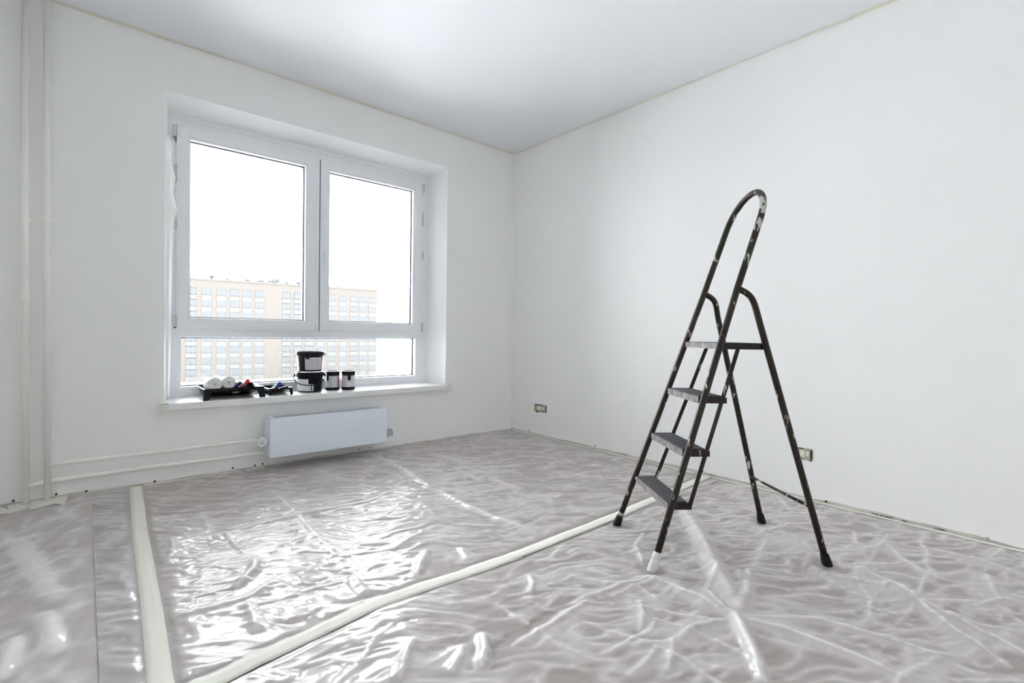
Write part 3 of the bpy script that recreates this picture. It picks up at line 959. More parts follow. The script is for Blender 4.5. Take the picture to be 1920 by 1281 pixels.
def strip(name, ctr, width, zf, label, rag=0.002, seed=0, mat_=None, thick=0.0006):
    """tape along a centre line given on the floor"""
    pts = np.array(ctr, float)
    L = np.r_[0, np.cumsum(np.hypot(*np.diff(pts, axis=0).T))]
    n = max(2, int(L[-1] / 0.03))
    t = np.linspace(0, L[-1], n)
    cx = np.interp(t, L, pts[:, 0]); cyy = np.interp(t, L, pts[:, 1])
    dx = np.gradient(cx); dy = np.gradient(cyy); ll = np.hypot(dx, dy); nxn, nyn = -dy / ll, dx / ll
    wa = width / 2 + rag * perlin(t * 9, t * 0 + 0.5, seed); wb = width / 2 + rag * perlin(t * 9, t * 0 + 7.5, seed + 3)
    b = MB()
    prev = None
    for k in range(n):
        z = zf + 0.0006 * math.sin(t[k] * 21 + seed) + 0.0005 * math.sin(t[k] * 55)
        cur = [b.bm.verts.new((cx[k] + s * nxn[k] * w, cyy[k] + s * nyn[k] * w, z + dz)) for s, w, dz in
               ((1, wa[k], 0), (1, wa[k] * .3, .0003), (-1, wb[k] * .3, .0003), (-1, wb[k], 0))]
        low = [b.bm.verts.new(v.co - Vector((0, 0, thick))) for v in (cur[0], cur[3])]
        if prev:
            for a in range(3):
                f = b.bm.faces.new((prev[0][a], cur[a], cur[a + 1] if False else cur[a + 1], prev[0][a + 1])); f.smooth = True
            b.bm.faces.new((prev[1][0], low[0], cur[0], prev[0][0])); b.bm.faces.new((prev[0][3], cur[3], low[1], prev[1][1]))
        prev = (cur, low)
    o = b.build(name, mat_ or M['tape'])
    tag(o, label, 'tape')
    return place(o, (float(cx[n // 2]), float(cyy[n // 2]), zf))

yy = np.linspace(-0.03, -2.6, 40)
strip('masking_tape', np.c_[tape1_x(yy), yy], 0.058, 0.0060, 'wide cream masking tape strip running out from the window wall across the plastic sheets', seed=1)
xx = np.linspace(-3.3, -1.795, 30)
strip('masking_tape', np.c_[xx, tape2_y(xx)], 0.066, 0.0058, 'long cream masking tape strip of the seam, joining the strip by the heating pipes', seed=4, rag=0.006)
xx = np.linspace(-1.835, -0.03, 40)
strip('masking_tape', np.c_[xx, tape2_y(xx) + 0.002], 0.060, 0.0066, 'straight masking tape strip of the seam running under the step ladder to the right wall', seed=7)
yy = np.linspace(-0.05, YF + 0.02, 60)
strip('masking_tape', np.c_[-0.022 - 0.004 * np.sin(yy * 3), yy], 0.032, 0.0050, 'narrow white masking tape strip along the foot of the wall beside the ladder', seed=9, rag=0.004)
xx = np.linspace(-2.915, -2.25, 20)
strip('masking_tape', np.c_[xx, -0.020 - 0.02 * (xx + 2.915)], 0.022, 0.0058, 'narrow masking tape strip along the foot of the wall below the horizontal pipes', seed=12, rag=0.005)

for k, (q, lab) in enumerate([
    ([(14, 950), (40, 942), (54, 941), (55, 953), (30, 962), (16, 966)], 'crumpled masking tape piece round the foot of the pipe nearer the room corner'),
    ([(55, 942), (80, 939), (81, 954), (55, 959)], 'square masking tape piece between the feet of the two heating pipes'),
    ([(80, 939), (97, 937), (105, 944), (98, 949), (81, 953)], 'small masking tape piece round the foot of the pipe nearer the window'),
    ([(97, 938), (112, 932), (129, 930), (120, 950), (100, 947)], 'masking tape scrap with a free end beside the heating pipes'),
    ([(0, 954), (12, 957), (16, 965), (0, 968)], 'torn masking tape scrap at the foot of the wall left of the pipes')]):
    tape_patch('masking_tape', [fl(*c) for c in q], 0.0056 + 0.0008 * k, 0.0006, M['tape'], lab)

# ------------------------------------------------------------------ heating pipes
def coupling(b, x, y, z, r, L):
    b.lathe([(r * 0.98, 0), (r * 1.22, 0.004), (r * 1.22, L - 0.004), (r * 0.98, L)], 20, (x, y, z))

def riser(name, px, branch_px, clz, cpz, label, cl_shift):
    yb = -0.045
    top = hit(px, 500, 1, yb)
    x = float(top[0])
    t = thing(name, label, 'heating pipe', (x, yb, 0.0))
    R = 0.0150
    b = MB(); b.tube([(0, 0, 0.006), (0, 0, H - 0.002)], R, 20, cap=True)
    b.build('riser', M['pipe'], t)
    b = MB(); coupling(b, 0, 0, cpz, R, 0.065); b.build('coupling', M['pipe'], t, 40)
    # branch
    pts = [hit(qx, qy, 1, yy) for qx, qy, yy in branch_px]
    pts = [(q[0] - x, q[1] - yb, q[2]) for q in pts]
    pts = [(0.008, 0.0, pts[0][2])] + pts
    b = MB(); b.tube(pts, 0.0122, 16); b.build('branch_pipe', M['pipe'], t)
    # clamp
    b = MB()
    b.lathe([(R * 1.02, -0.011), (R * 1.16, -0.011), (R * 1.16, 0.011), (R * 1.02, 0.011)], 20, (0, 0, clz))
    b.box((-0.036 + cl_shift, -0.006, clz - 0.010), (0.036 + cl_shift, 0.004, clz + 0.010), 0.002)
    b.tube([(0, 0.012, clz), (0, 0.045, clz)], 0.005, 8)
    b.build('clamp', M['pipe'], t, 40)
    return t
zc = lambda px, py: float(hit(px, py, 1, -0.045)[2])
riser('heating_pipe', 47.8, [(60, 910, -0.045), (76, 905, -0.038), (100, 901, -0.030), (300, 873.5, -0.030), (440, 856.5, -0.030), (455, 854, -0.045), (503, 848, -0.062)], zc(48, 412.5), zc(48, 568),
      'cream vertical heating pipe by the room corner with the lower branch to the radiator', 0.002)
riser('heating_pipe', 88.6, [(110, 869.5, -0.045), (300, 847, -0.045), (440, 830, -0.045), (452, 828, -0.052), (487, 826, -0.070)], zc(88, 412.5), zc(88, 534),
      'cream vertical heating pipe with the upper branch ending at the thermostat', 0.004)

# ------------------------------------------------------------------ radiator
def radiator():
    YA, YB = -0.040, -0.165
    x0 = float(hit(506.5, 823, 1, YB)[0]); x1 = float(hit(725.5, 800, 1, YB)[0])
    z1 = float((hit(507, 784.5, 1, YB)[2] + hit(725, 766, 1, YB)[2]) / 2); z0 = float((hit(507, 860, 1, YB)[2] + hit(724, 829, 1, YB)[2]) / 2)
    t = thing('radiator', 'low white panel radiator on the wall below the window sill', 'radiator', ((x0 + x1) / 2, 0, 0))
    cx = (x0 + x1) / 2
    hw = (x1 - x0) / 2
    b = MB(); b.box((-hw, YB, z0), (hw, YB + 0.014, z1), 0.006, 3); b.build('front_panel', M['radiator'], t, 35)
    b = MB(); b.box((-hw + 0.006, YA - 0.012, z0 + 0.012), (hw - 0.006, YA, z1 - 0.012), 0.004); b.build('back_panel', M['radiator'], t, 35)
    for s in (-1, 1):
        b = MB(); xa = s * (hw - 0.004)
        b.box((min(xa, xa + s * 0.006), YA - 0.002, z0 + 0.006), (max(xa, xa + s * 0.006), YB + 0.004, z1 - 0.006), 0.002)
        b.build('side_cover', M['radiator'], t)
    b = MB(); b.box((-hw + 0.01, YB + 0.02, z0 + 0.03), (hw - 0.01, YA - 0.015, z1 - 0.0055)); b.build('convector_shade', M['radfin_shade'], t)  # convector block; its near-black colour paints the shade between the slats
    # top grille
    b = MB()
    zt = z1 - 0.0035
    b.box((-hw + 0.004, YB + 0.010, zt), (hw - 0.004, YB + 0.018, zt + 0.003))
    b.box((-hw + 0.004, YA - 0.010, zt), (hw - 0.004, YA, zt + 0.003))
    b.box((-hw + 0.004, YB + 0.012, zt), (-hw + 0.03, YA, zt + 0.003)); b.box((hw - 0.03, YB + 0.012, zt), (hw - 0.004, YA, zt + 0.003))
    gr = b.build('top_grille', M['radiator'], t)
    sl = MB(); sl.box((-0.0030, YB + 0.012, 0), (0.0030, YA - 0.006, 0.004)); s0 = sl.build('grille_slat', M['radiator'], gr)
    n = 40
    for k in range(n):
        o = s0 if k == 0 else s0.copy()
        if k:
            COL.objects.link(o); o.parent = gr
        o.location = (-hw + 0.035 + (2 * hw - 0.07) * k / (n - 1), 0, zt)
    # thermostat head
    v = hit(494.5, 829, 1, -0.125)
    vx, vz = float(v[0]) - cx, float(v[2])
    b = MB()
    b.tube([(vx + 0.004, -0.045, vz), (vx + 0.004, -0.09, vz)], 0.011, 16)
    b.tube([(vx, -0.072, vz), (-hw + 0.01, -0.072, vz - 0.002)], 0.010, 14)
    b.build('valve_body', M['chrome'], t)
    b = MB()
    b.lathe([(0.0, 0.0), (0.020, 0.0), (0.029, 0.008), (0.031, 0.02), (0.031, 0.048), (0.027, 0.057), (0.024, 0.059), (0.023, 0.056), (0.0, 0.056)], 32, (vx, -0.092, vz), (-0.25, -1, 0.0))
    hd = b.build('thermostat_head', M['valve'], t, 40)
    b = MB()
    ax = Vector((-0.25, -1, 0)).normalized(); sd = Vector((0, 0, 1)).cross(ax).normalized()
    o = Vector((vx, -0.092, vz)) + ax * 0.0575
    ring = [o + sd * (0.0145 * math.cos(a)) + Vector((0, 0, 1)) * (0.010 * math.sin(a)) for a in np.linspace(0.5, 2 * math.pi - 0.2, 22)]
    b.tube(ring, 0.0009, 6)
    for (xa, za, xb, zb) in ((-0.008, -0.002, -0.003, 0.001), (-0.001, -0.0015, 0.003, 0.002), (0.004, 0.0005, 0.008, 0.002)):
        b.tube([o + sd * xa + Vector((0, 0, za)), o + sd * xb + Vector((0, 0, zb))], 0.0012, 6)
    b.build('printed_mark', M['gasket'], hd)
    # bracket and air valve on the right
    b = MB()
    q = hit(733, 811, 1, -0.09); qx, qz = float(q[0]) - cx, float(q[2])
    b.box((hw - 0.002, -0.10, qz - 0.028), (qx - 0.004, -0.085, qz + 0.032), 0.002)
    b.tube([(qx - 0.006, -0.092, qz + 0.018), (qx + 0.004, -0.092, qz + 0.021), (qx + 0.010, -0.092, qz + 0.006), (qx + 0.010, -0.092, qz - 0.026)], 0.0055, 10)
    b.build('side_bracket', M['chrome'], t, 40)
    for xx_ in (-hw * 0.7, hw * 0.7):
        b = MB(); b.box((xx_ - 0.015, YA - 0.002, z0 + 0.03), (xx_ + 0.015, 0.0, z1 - 0.03)); b.build('wall_bracket', M['chrome'], t)
radiator()

# ------------------------------------------------------------------ wall socket boxes
def socket_box(a, c, label, dark_right):
    p0 = hit(*a, 0, 0.0); p1 = hit(*c, 0, 0.0)
    y0, y1 = float(p1[1]), float(p0[1])
    z0, z1 = float(p1[2]), float(p0[2])
    yc, zc_ = (y0 + y1) / 2, (z0 + z1) / 2
    t = thing('socket_box', label, 'socket box', (-0.003, yc, zc_))
    hy, hz = (y1 - y0) / 2, (z1 - z0) / 2
    b = MB()
    w = 0.009
    b.box((-0.004, -hy, -hz), (0.003, hy, -hz + w), 0.0015).box((-0.004, -hy, hz - w), (0.003, hy, hz), 0.0015)
    b.box((-0.004, -hy, -hz), (0.003, -hy + w, hz), 0.0015).box((-0.004, hy - w, -hz), (0.003, hy, hz), 0.0015)
    b.build('box_frame', M['boxcream'], t)
    b = MB(); b.box((-0.0015, -hy + 0.004, -hz + 0.004), (0.002, hy - 0.004, hz - 0.004)); pl = b.build('back_plate', M['boxcream'], t)
    b = MB()
    b.box((-0.007, -hy * 0.15, -hz * 0.55), (-0.001, hy * 0.45, hz * 0.55), 0.002)
    b.box((-0.006, -hy * 0.72, -hz * 0.3), (-0.001, -hy * 0.25, hz * 0.5), 0.002)
    b.build('terminal_block', M['tape_y'], t)
    if dark_right:
        gaps = [((-0.005, -hy - 0.002, -hz * 0.7), (0.001, -hy + 0.007, hz * 0.75)), ((-0.005, -hy * 0.95, -hz * 1.02), (0.001, -hy * 0.75, -hz * 0.82)), ((-0.005, 0.0, hz * 0.8), (0.001, hy * 0.8, hz * 0.95))]
    else:
        gaps = [((-0.005, -hy - 0.001, -hz * 0.8), (0.001, -hy + 0.004, hz * 0.8)), ((-0.005, -hy * 0.4, hz * 0.82), (0.001, hy * 0.8, hz * 0.97))]
        MB().lathe([(0, 0), (0.009, 0), (0.009, 0.006), (0, 0.006)], 14, (0.001, hy * 0.5, -hz * 0.92), (-1, 0, 0)).build('wire_hole', M['dark'], t)
    for a_, c_ in gaps:
        MB().box(a_, c_, 0.001).build('wire_gap', M['dark'], t)
socket_box((1003, 757), (1025, 775), 'cream unfinished socket box on the wall near the room corner', False)
socket_box((1493, 837.5), (1522.5, 865), 'cream unfinished socket box on the wall behind the step ladder', True)

# ------------------------------------------------------------------ step ladder
LC = (-1.33371, -2.37827, 0.0)
LTH = -0.631413
TF, WF, KF, DR, TR, WR, KR = 0.33278, 0.23803, 0.07863, 0.74546, 0.27653, 0.23059, 0.06234
ladder = thing('step_ladder', 'old dark green and brown metal step ladder spattered with white paint', 'step ladder', LC, LTH)
def fp(z, s, off=0.0):
    hw = WF - KF * min(z, 1.14) if z < 1.14 else 0.1484 - 0.03 * (z - 1.14)
    return (z * TF + off, s * hw, z)
def rp(z, s, off=0.0):
    return (DR - z * TR + off, s * (WR - KR * z), z)

def make_ladder():
    R = 0.0135
    FZ_ = 0.009
    # one bent tube: both front stiles and the arched handrail
    pts = [fp(z, 1) for z in (0.040, 0.3, 0.6, 0.9, 1.14, 1.30, 1.425)]
    z0 = 1.435
    hw0 = abs(fp(z0, 1)[1]); rise = 0.150
    for a in np.linspace(0, math.pi, 23):
        z = z0 + rise * math.sin(a)
        pts.append((z * TF, hw0 * math.cos(a), z))
    pts += [fp(z, -1) for z in (1.425, 1.30, 1.14, 0.9, 0.6, 0.3, 0.04)]
    MB().tube(pts, R, 18).build('front_stile_tube', M['ladder'], ladder)
    # rear legs, bent at the top to meet the stiles
    for s in (1, -1):
        j = fp(1.142, s)
        k = rp(1.02, s)
        bend = []
        J = Vector(j); K = Vector(k)
        d_out = Vector((0.86, 0, -0.30)).normalized(); d_in = (Vector(rp(0.9, s)) - K).normalized()
        B1 = J + d_out * 0.075; B2 = K - d_in * 0.075
        for t_ in np.linspace(0, 1, 13):
            q = (1 - t_) ** 3 * J + 3 * (1 - t_) ** 2 * t_ * B1 + 3 * (1 - t_) * t_ ** 2 * B2 + t_ ** 3 * K
            bend.append(tuple(q))
        pts = bend + [rp(z, s) for z in (0.9, 0.7, 0.5, 0.3, 0.04)]
        MB().tube(pts, 0.0130, 18).build('rear_leg', M['ladder'], ladder)
    # rubber feet
    for s, fn, dirv in ((1, fp, 1), (-1, fp, 1), (1, rp, -1), (-1, rp, -1)):
        a = Vector(fn(0.0, s)); bq = Vector(fn(0.066, s))
        b = MB()
        n = 20
        ax = (bq - a).normalized()
        rings = []
        for (r, t_, flat) in ((0.019, 0.0, True), (0.0205, 0.005, True), (0.0200, 0.013, False), (0.0175, 0.037, False), (0.0165, 0.046, False), (0.0140, 0.049, False)):
            c = a + (bq - a) * (t_ / 0.066)
            ring = []
            for k in range(n):
                an = 2 * math.pi * k / n
                v = Vector((r * math.cos(an), r * math.sin(an), 0))
                if not flat:
                    v = v - ax * v.dot(ax) * 0.6
                q = c + v
                ring.append(b.bm.verts.new((q.x, q.y, q.z + 0.0045)))
            rings.append(ring)
        for A, B in zip(rings, rings[1:]):
            for k in range(n):
                f = b.bm.faces.new((A[k], A[(k + 1) % n], B[(k + 1) % n], B[k])); f.smooth = True
        b.bm.faces.new(list(reversed(rings[0]))); b.bm.faces.new(rings[-1])
        white = (s == -1 and fn is fp)
        o = b.build('foot', M['whitefoot'] if white else M['rubber'], ladder)
        if white:
            o['label'] = 'foot caked in white paint'
    # paint-caked sleeve above the white foot and a ragged film wrap above the other front foot
    MB().tube([fp(z, -1) for z in (0.046, 0.060, 0.070, 0.077)], [0.0165, 0.0158, 0.0150, 0.0138], 16).build('paint_crust', M['whitefoot'], ladder)
    MB().tube([fp(z, 1) for z in (0.048, 0.058, 0.068)], [0.0160, 0.0148, 0.0138], 16).build('tape_wrap', M['wrap'], ladder)
    # steps
    for z, d0, d1 in ((0.250, 0.006, 0.085), (0.463, 0.010, 0.095), (0.681, 0.012, 0.100)):
        hw = abs(fp(z, 1)[1])
        x0 = z * TF - d0; x1 = z * TF + d1
        iw = hw - 0.026
        b = MB()
        # folded sheet tray
        b.box((x0, -iw, z - 0.020), (x0 + 0.003, iw, z + 0.008), 0.001)
        fa = b.build('step_fascia', M['fascia'], ladder)
        b = MB()
        b.box((x0 + 0.002, -iw, z + 0.002), (x1, iw, z + 0.006), 0.001)
        b.box((x1 - 0.003, -iw, z - 0.020), (x1, iw, z + 0.006), 0.001)
        b.box((x0 + 0.002, -iw, z - 0.016), (x0 + 0.004 + 0.004, iw, z + 0.004), 0.001)
        for s in (-1, 1):
            b.box((x0 + 0.03, s * iw - 0.0015, z - 0.020), (x1 + 0.012, s * iw + 0.0015, z + 0.004), 0.0)
        st = b.build('step', M['ladder_bar'], ladder)
        b = MB(); b.box((x0 + 0.006, -iw + 0.008, z + 0.005), (x1 - 0.006, iw - 0.008, z + 0.0115), 0.0015)
        b.build('tread_pad', M['tread'], st)
        b = MB(); b.tube([(z * TF + 0.001, -hw, z - 0.006), (z * TF + 0.001, hw, z - 0.006)], 0.0075, 12)
        b.build('cross_rod', M['fascia'], st)
    # platform
    z = 0.902
    hw = abs(fp(z, 1)[1]); iw = hw - 0.018
    x0 = z * TF - 0.008; xr = rp(z, 1)[0]
    b = MB()
    b.box((x0, -iw, z - 0.014), (x0 + 0.003, iw, z + 0.010), 0.001)
    b.build('platform_fascia', M['fascia'], ladder)
    b = MB()
    b.box((x0 + 0.002, -iw, z + 0.003), (x0 + 0.215, iw, z + 0.008), 0.001)
    b.box((x0 + 0.212, -iw, z - 0.014), (x0 + 0.215, iw, z + 0.008), 0.001)
    pf = b.build('platform', M['ladder_bar'], ladder)
    b = MB(); b.box((x0 + 0.008, -iw + 0.008, z + 0.007), (x0 + 0.207, iw - 0.008, z + 0.012), 0.0015); b.build('tread_pad', M['tread'], pf)
    for s in (-1, 1):
        # flat side bar from stile to rear leg
        hw2 = WR - KR * z
        b = MB(); b.bar((z * TF + 0.004, s * (hw - 0.013), z - 0.003), (xr - 0.004, s * (hw2 - 0.012), z - 0.003), 0.024, 0.005, (0, 0, 1))
        b.build('side_bar', M['ladder_bar'], ladder)
        # flat hanger that ties the steps together behind the stile
        b = MB()
        zt_, zb_ = z - 0.004, 0.232
        top_ = (zt_ * TF + 0.098, s * (abs(fp(zt_, 1)[1]) - 0.030), zt_)
        bot_ = (zb_ * TF + 0.092, s * (abs(fp(zb_, 1)[1]) - 0.030), zb_)
        b.bar(top_, bot_, 0.017, 0.004, (1, 0, 0.0))
        b.build('hanger_bar', M['ladder_bar'], ladder)
    # stretcher between rear legs
    z = 0.245
    b = MB(); b.tube([rp(z + 0.0, 1, -0.008), rp(z, -1, -0.008)], 0.0062, 12)
    b.build('stretcher', M['ladder_bar'], ladder)
make_ladder()

# ------------------------------------------------------------------ things on the sill
SZ = 0.488

def tray(name, label, loc, w, L, hrim, legs, lw):
    t = thing(name, label, 'paint tray', loc)
    # stations along the length: y, floor height, floor half width, rim half width
    st = [(-L / 2, hrim * 0.82, w * 0.46, w / 2), (-L / 2 + 0.02, hrim * 0.66, w * 0.45, w / 2), (0.0, hrim * 0.42, w * 0.43, w / 2), (L * 0.2, hrim * 0.16, w * 0.42, w / 2), (L * 0.36, 0.004, w * 0.41, w / 2), (L * 0.46, 0.004, w * 0.41, w / 2), (L / 2, hrim * 0.9, w * 0.46, w / 2)]
    bm = bmesh.new()
    rows = []
    for y, zf, hf, hr in st:
        rows.append([bm.verts.new(c) for c in ((-hr - 0.006, y, hrim - 0.004), (-hr, y, hrim), (-hf, y, zf), (hf, y, zf), (hr, y, hrim), (hr + 0.006, y, hrim - 0.004))])
    for A, B in zip(rows, rows[1:]):
        for k in range(5):
            bm.faces.new((A[k], A[k + 1], B[k + 1], B[k]))
    # end lips
    for R_, dy in ((rows[0], -0.006), (rows[-1], 0.006)):
        y = R_[1].co.y
        a = bm.verts.new((-w / 2, y + dy * 0.1, hrim)); c = bm.verts.new((w / 2, y + dy * 0.1, hrim))
        e = bm.verts.new((-w / 2, y + dy, hrim - 0.008)); g = bm.verts.new((w / 2, y + dy, hrim - 0.008))
        bm.faces.new((R_[2], R_[3], c, a)); bm.faces.new((a, c, g, e))
    bmesh.ops.recalc_face_normals(bm, faces=bm.faces[:])
    me = bpy.data.meshes.new('pan'); bm.to_mesh(me); bm.free(); me.materials.append(M['blackmatte'])
    o = link('pan', me, t)
    s = o.modifiers.new('thickness', 'SOLIDIFY'); s.thickness = 0.0025; s.offset = -1
    for sx in (-1, 1):
        b = MB()
        y0 = -L / 2 - 0.004
        xa = sx * (w / 2 - lw * 0.42)
        xb = sx * (w / 2 - lw * 0.10)
        b.hexa([(xb - lw * 0.36, y0 - 0.004, 0.0), (xb + lw * 0.36, y0 - 0.004, 0.0), (xb + lw * 0.36, y0 + 0.016, 0.0), (xb - lw * 0.36, y0 + 0.016, 0.0)],
               [(xa - lw * 0.5, y0 - 0.001, hrim), (xa + lw * 0.5, y0 - 0.001, hrim), (xa + lw * 0.5, y0 + 0.018, hrim), (xa - lw * 0.5, y0 + 0.018, hrim)], 0.002)
        b.build('leg', M['blackmatte'], t)
    return t
big_tray = tray('paint_tray', 'big black plastic paint tray on splayed legs holding white rollers', (-2.434, 0.094, SZ), 0.340, 0.285, 0.074, True, 0.046)
small_tray = tray('paint_tray', 'small black plastic paint tray beside the stacked buckets', (-2.135, 0.120, SZ), 0.150, 0.215, 0.048, True, 0.020)

def roller(px, py, yfront, r, L, dz, label):
    c = hit(px, py, 1, yfront)
    t = thing('paint_roller', label, 'roller sleeve', (float(c[0]), yfront, float(c[2])))
    ax = Vector((0.02, 1, dz)).normalized()
    b = MB()
    b.lathe([(r * 0.34, 0.0), (r * 0.9, -0.001), (r * 0.97, 0.003), (r, 0.010), (r, L - 0.01), (r * 0.95, L), (r * 0.3, L)], 40, (0, 0, 0), ax)
    sl = b.build('fleece_sleeve', M['fleece'], t, 50)
    b = MB(); b.lathe([(0.0, 0.003), (r * 0.10, 0.003), (r * 0.12, 0.001), (r * 0.36, 0.001), (r * 0.36, 0.02)], 24, (0, 0, 0), ax); b.build('end_cap', M['core'], t, 40)
    b = MB(); b.lathe([(0.0, 0.0005), (0.0034, 0.0005), (0.0034, 0.02), (0, 0.02)], 12, tuple(ax * -0.0012), ax); b.build('axle_hole', M['gasket'], t)
roller(403.5, 720.5, -0.022, 0.0425, 0.19, -0.10, 'white fleece paint roller sleeve in the big tray, nearer the tray end by the pipes')
roller(429.5, 717.5, -0.010, 0.0415, 0.19, -0.10, 'white fleece paint roller sleeve in the big tray, beside the navy brush handle')

def handle_tool(name, label, cat, a, c, yA, yB, mats, r, grip_end, extra=None):
    """a tool lying with its handle up: from head pixel to handle-end pixel"""
    A = Vector(hit(*a, 1, yA)); B = Vector(hit(*c, 1, yB))
    t = thing(name, label, cat, tuple(A))
    D = B - A
    b = MB()
    b.tube([(0, 0, 0), D * 0.25, D * 0.55, D * 0.8, D * 0.93], [r * 0.75, r * 0.9, r * 1.0, r * 0.85, r * 0.95], 14)
    b.build('handle', mats[0], t)
    b = MB()
    ax = D.normalized()
    g = grip_end
    b.lathe([(0, -g * 1.0), (g * 0.7, -g * 0.75), (g, -g * 0.1), (g * 0.92, g * 0.5), (g * 0.5, g * 0.9), (0, g)], 20, D * 0.96, ax)
    b.build('handle_end', mats[1], t)
    if extra:
        extra(t, ax)
    return t
def bristles(t, ax):
    b = MB()
    s = ax.cross(Vector((0, 0, 1))).normalized()
    b.bar(tuple(-ax * 0.055), (0, 0, 0), 0.040, 0.014, s); b.build('bristles', M['bristle'], t)
    b = MB(); b.bar(tuple(-ax * 0.02), tuple(ax * 0.012), 0.044, 0.018, s); b.build('ferrule', M['steel'], t)
def wire(t, ax):
    b = MB(); b.tube([(0, 0, 0), tuple(-ax * 0.03), tuple(-ax * 0.05 + Vector((0.02, 0, -0.004)))], 0.003, 8); b.build('wire_arm', M['steel'], t)
handle_tool('paint_brush', 'paint brush with a navy blue handle lying in the big tray', 'paint brush', (440, 727), (450, 718.5), 0.03, -0.04, (M['blue'], M['navy']), 0.0095, 0.0135, bristles)
handle_tool('paint_brush', 'paint brush with a red handle lying in the big tray', 'paint brush', (450, 727.5), (465, 714.5), 0.02, -0.045, (M['pink'], M['red']), 0.0120, 0.0150, bristles)
handle_tool('mini_roller', 'small roller with a blue and light blue handle in the small tray', 'mini roller', (510, 729), (524.5, 719.5), 0.08, 0.02, (M['sky'], M['blue']), 0.0105, 0.0165, wire)
handle_tool('mini_roller', 'small roller with a dark navy handle in the small tray', 'mini roller', (522, 729.5), (538, 726), 0.06, 0.018, (M['navy'], M['navy']), 0.0095, 0.0120, wire)
handle_tool('mini_brush', 'small white and red brush lying in the small tray', 'paint brush', (507, 731), (517, 727), 0.05, 0.03, (M['whiteplastic'], M['red']), 0.0065, 0.0065, None)

FACE = math.atan2(CAM[1] - 0.1, CAM[0] + 1.9)     # side of the cans turned to the room
def patch(parent, name, mat_, rfun, z0, z1, a0, a1, off=0.0008, n=18):
    """curved label on a conical wall; angles in degrees from the side facing the room, + to the right"""
    bm = bmesh.new()
    uv = bm.loops.layers.uv.new('UVMap')
    g = []
    for i in range(n + 1):
        a = FACE + math.radians(a0 + (a1 - a0) * i / n)
        g.append([(bm.verts.new(((rfun(z) + off) * math.cos(a), (rfun(z) + off) * math.sin(a), z)), (i / n, (z - z0) / (z1 - z0))) for z in (z0, z1)])
    for A, B in zip(g, g[1:]):
        quad = (A[0], B[0], B[1], A[1])
        f = bm.faces.new([q[0] for q in quad]); f.smooth = True
        for lp, q in zip(f.loops, quad):
            lp[uv].uv = q[1]
    me = bpy.data.meshes.new(name); bm.to_mesh(me); bm.free(); me.materials.append(mat_)
    return link(name, me, parent)

def bucket(loc, label, lab, handle):
    rb, rt, h = 0.0835, 0.0945, 0.140
    rf = lambda z: rb + (rt - rb) * z / h
    t = thing('paint_bucket', label, 'bucket', loc)
    b = MB()
    b.lathe([(0, 0.003), (rb - 0.010, 0.003), (rb - 0.006, 0.0), (rb, 0.002), (rf(h - 0.03), h - 0.03), (rf(h - 0.03) + 0.004, h - 0.028), (rf(h) + 0.004, h - 0.006), (rf(h), h - 0.004), (0, h - 0.004)], 56)
    b.build('bucket_body', M['black'], t, 35)
    b = MB()
    R2 = rt + 0.0075
    b.lathe([(R2 - 0.004, h - 0.014), (R2, h - 0.012), (R2 + 0.001, h + 0.002), (R2 - 0.004, h + 0.008), (R2 - 0.010, h + 0.008), (R2 - 0.014, h + 0.002), (0, h + 0.002)], 56)
    b.build('lid', M['black'], t, 35)
    if lab == 'left':
        pl = patch(t, 'label', M['label'], rf, 0.010, 0.098, -76, -6)
        patch(t, 'label_panel', M['label_grey'], rf, 0.010, 0.062, -6, 18)
        patch(pl, 'label_mark', M['label_grey'], rf, 0.012, 0.028, -30, -20, 0.0014, 6)
        patch(t, 'label_print', M['black'], rf, 0.014, 0.060, 6, 10, 0.0014, 4)
    else:
        pl = patch(t, 'label', M['label_grey'], rf, 0.014, 0.106, -22, 62)
        patch(pl, 'label_mark', M['black'], rf, 0.094, 0.107, -18, -2, 0.0014, 6)
        patch(t, 'side_print', M['magenta'], rf, 0.014, 0.106, 64, 72)
        patch(t, 'side_sheen', M['hinge'], rf, 0.004, 0.100, -78, -60)  # grey strip that paints a sheen on the black side
    # lugs and bail handle
    aL, aR = FACE + math.radians(-84), FACE + math.radians(78)
    for a in (aL, aR):
        b = MB()
        rr = R2 + 0.001
        b.lathe([(0, 0), (0.011, 0), (0.011, 0.008), (0.006, 0.011), (0, 0.011)], 16, (rr * math.cos(a) * 0.985, rr * math.sin(a) * 0.985, h - 0.016), (math.cos(a), math.sin(a), 0))
        b.build('handle_lug', M['black'] if lab == 'left' else M['hinge'], t, 40)
    pts = []
    n = 30
    for i in range(n + 1):
        s = i / n
        a = aL + (aR - aL) * s
        if handle == 'down':
            drop = 0.068 * math.sin(math.pi * s) ** 0.8
            rad = R2 + 0.010 + 0.008 * math.sin(math.pi * s)
        else:
            drop = -0.004
            rad = R2 + 0.006
            a = aL + (aR - aL) * s
        pts.append((rad * math.cos(a), rad * math.sin(a), h - 0.016 - drop))
    b = MB(); b.tube(pts, 0.0036 if handle == 'down' else 0.0028, 8); b.build('bail_handle', M['black'], t)
    return t
BX, BY = -1.905, 0.108
bucket((BX, BY, SZ + 0.0005), 'lower black paint bucket standing on the sill with its handle hanging down', 'left', 'down')
bucket((BX + 0.001, BY + 0.002, SZ + 0.1515), 'upper black paint bucket stacked on the other bucket, pale grey label', 'right', 'up')

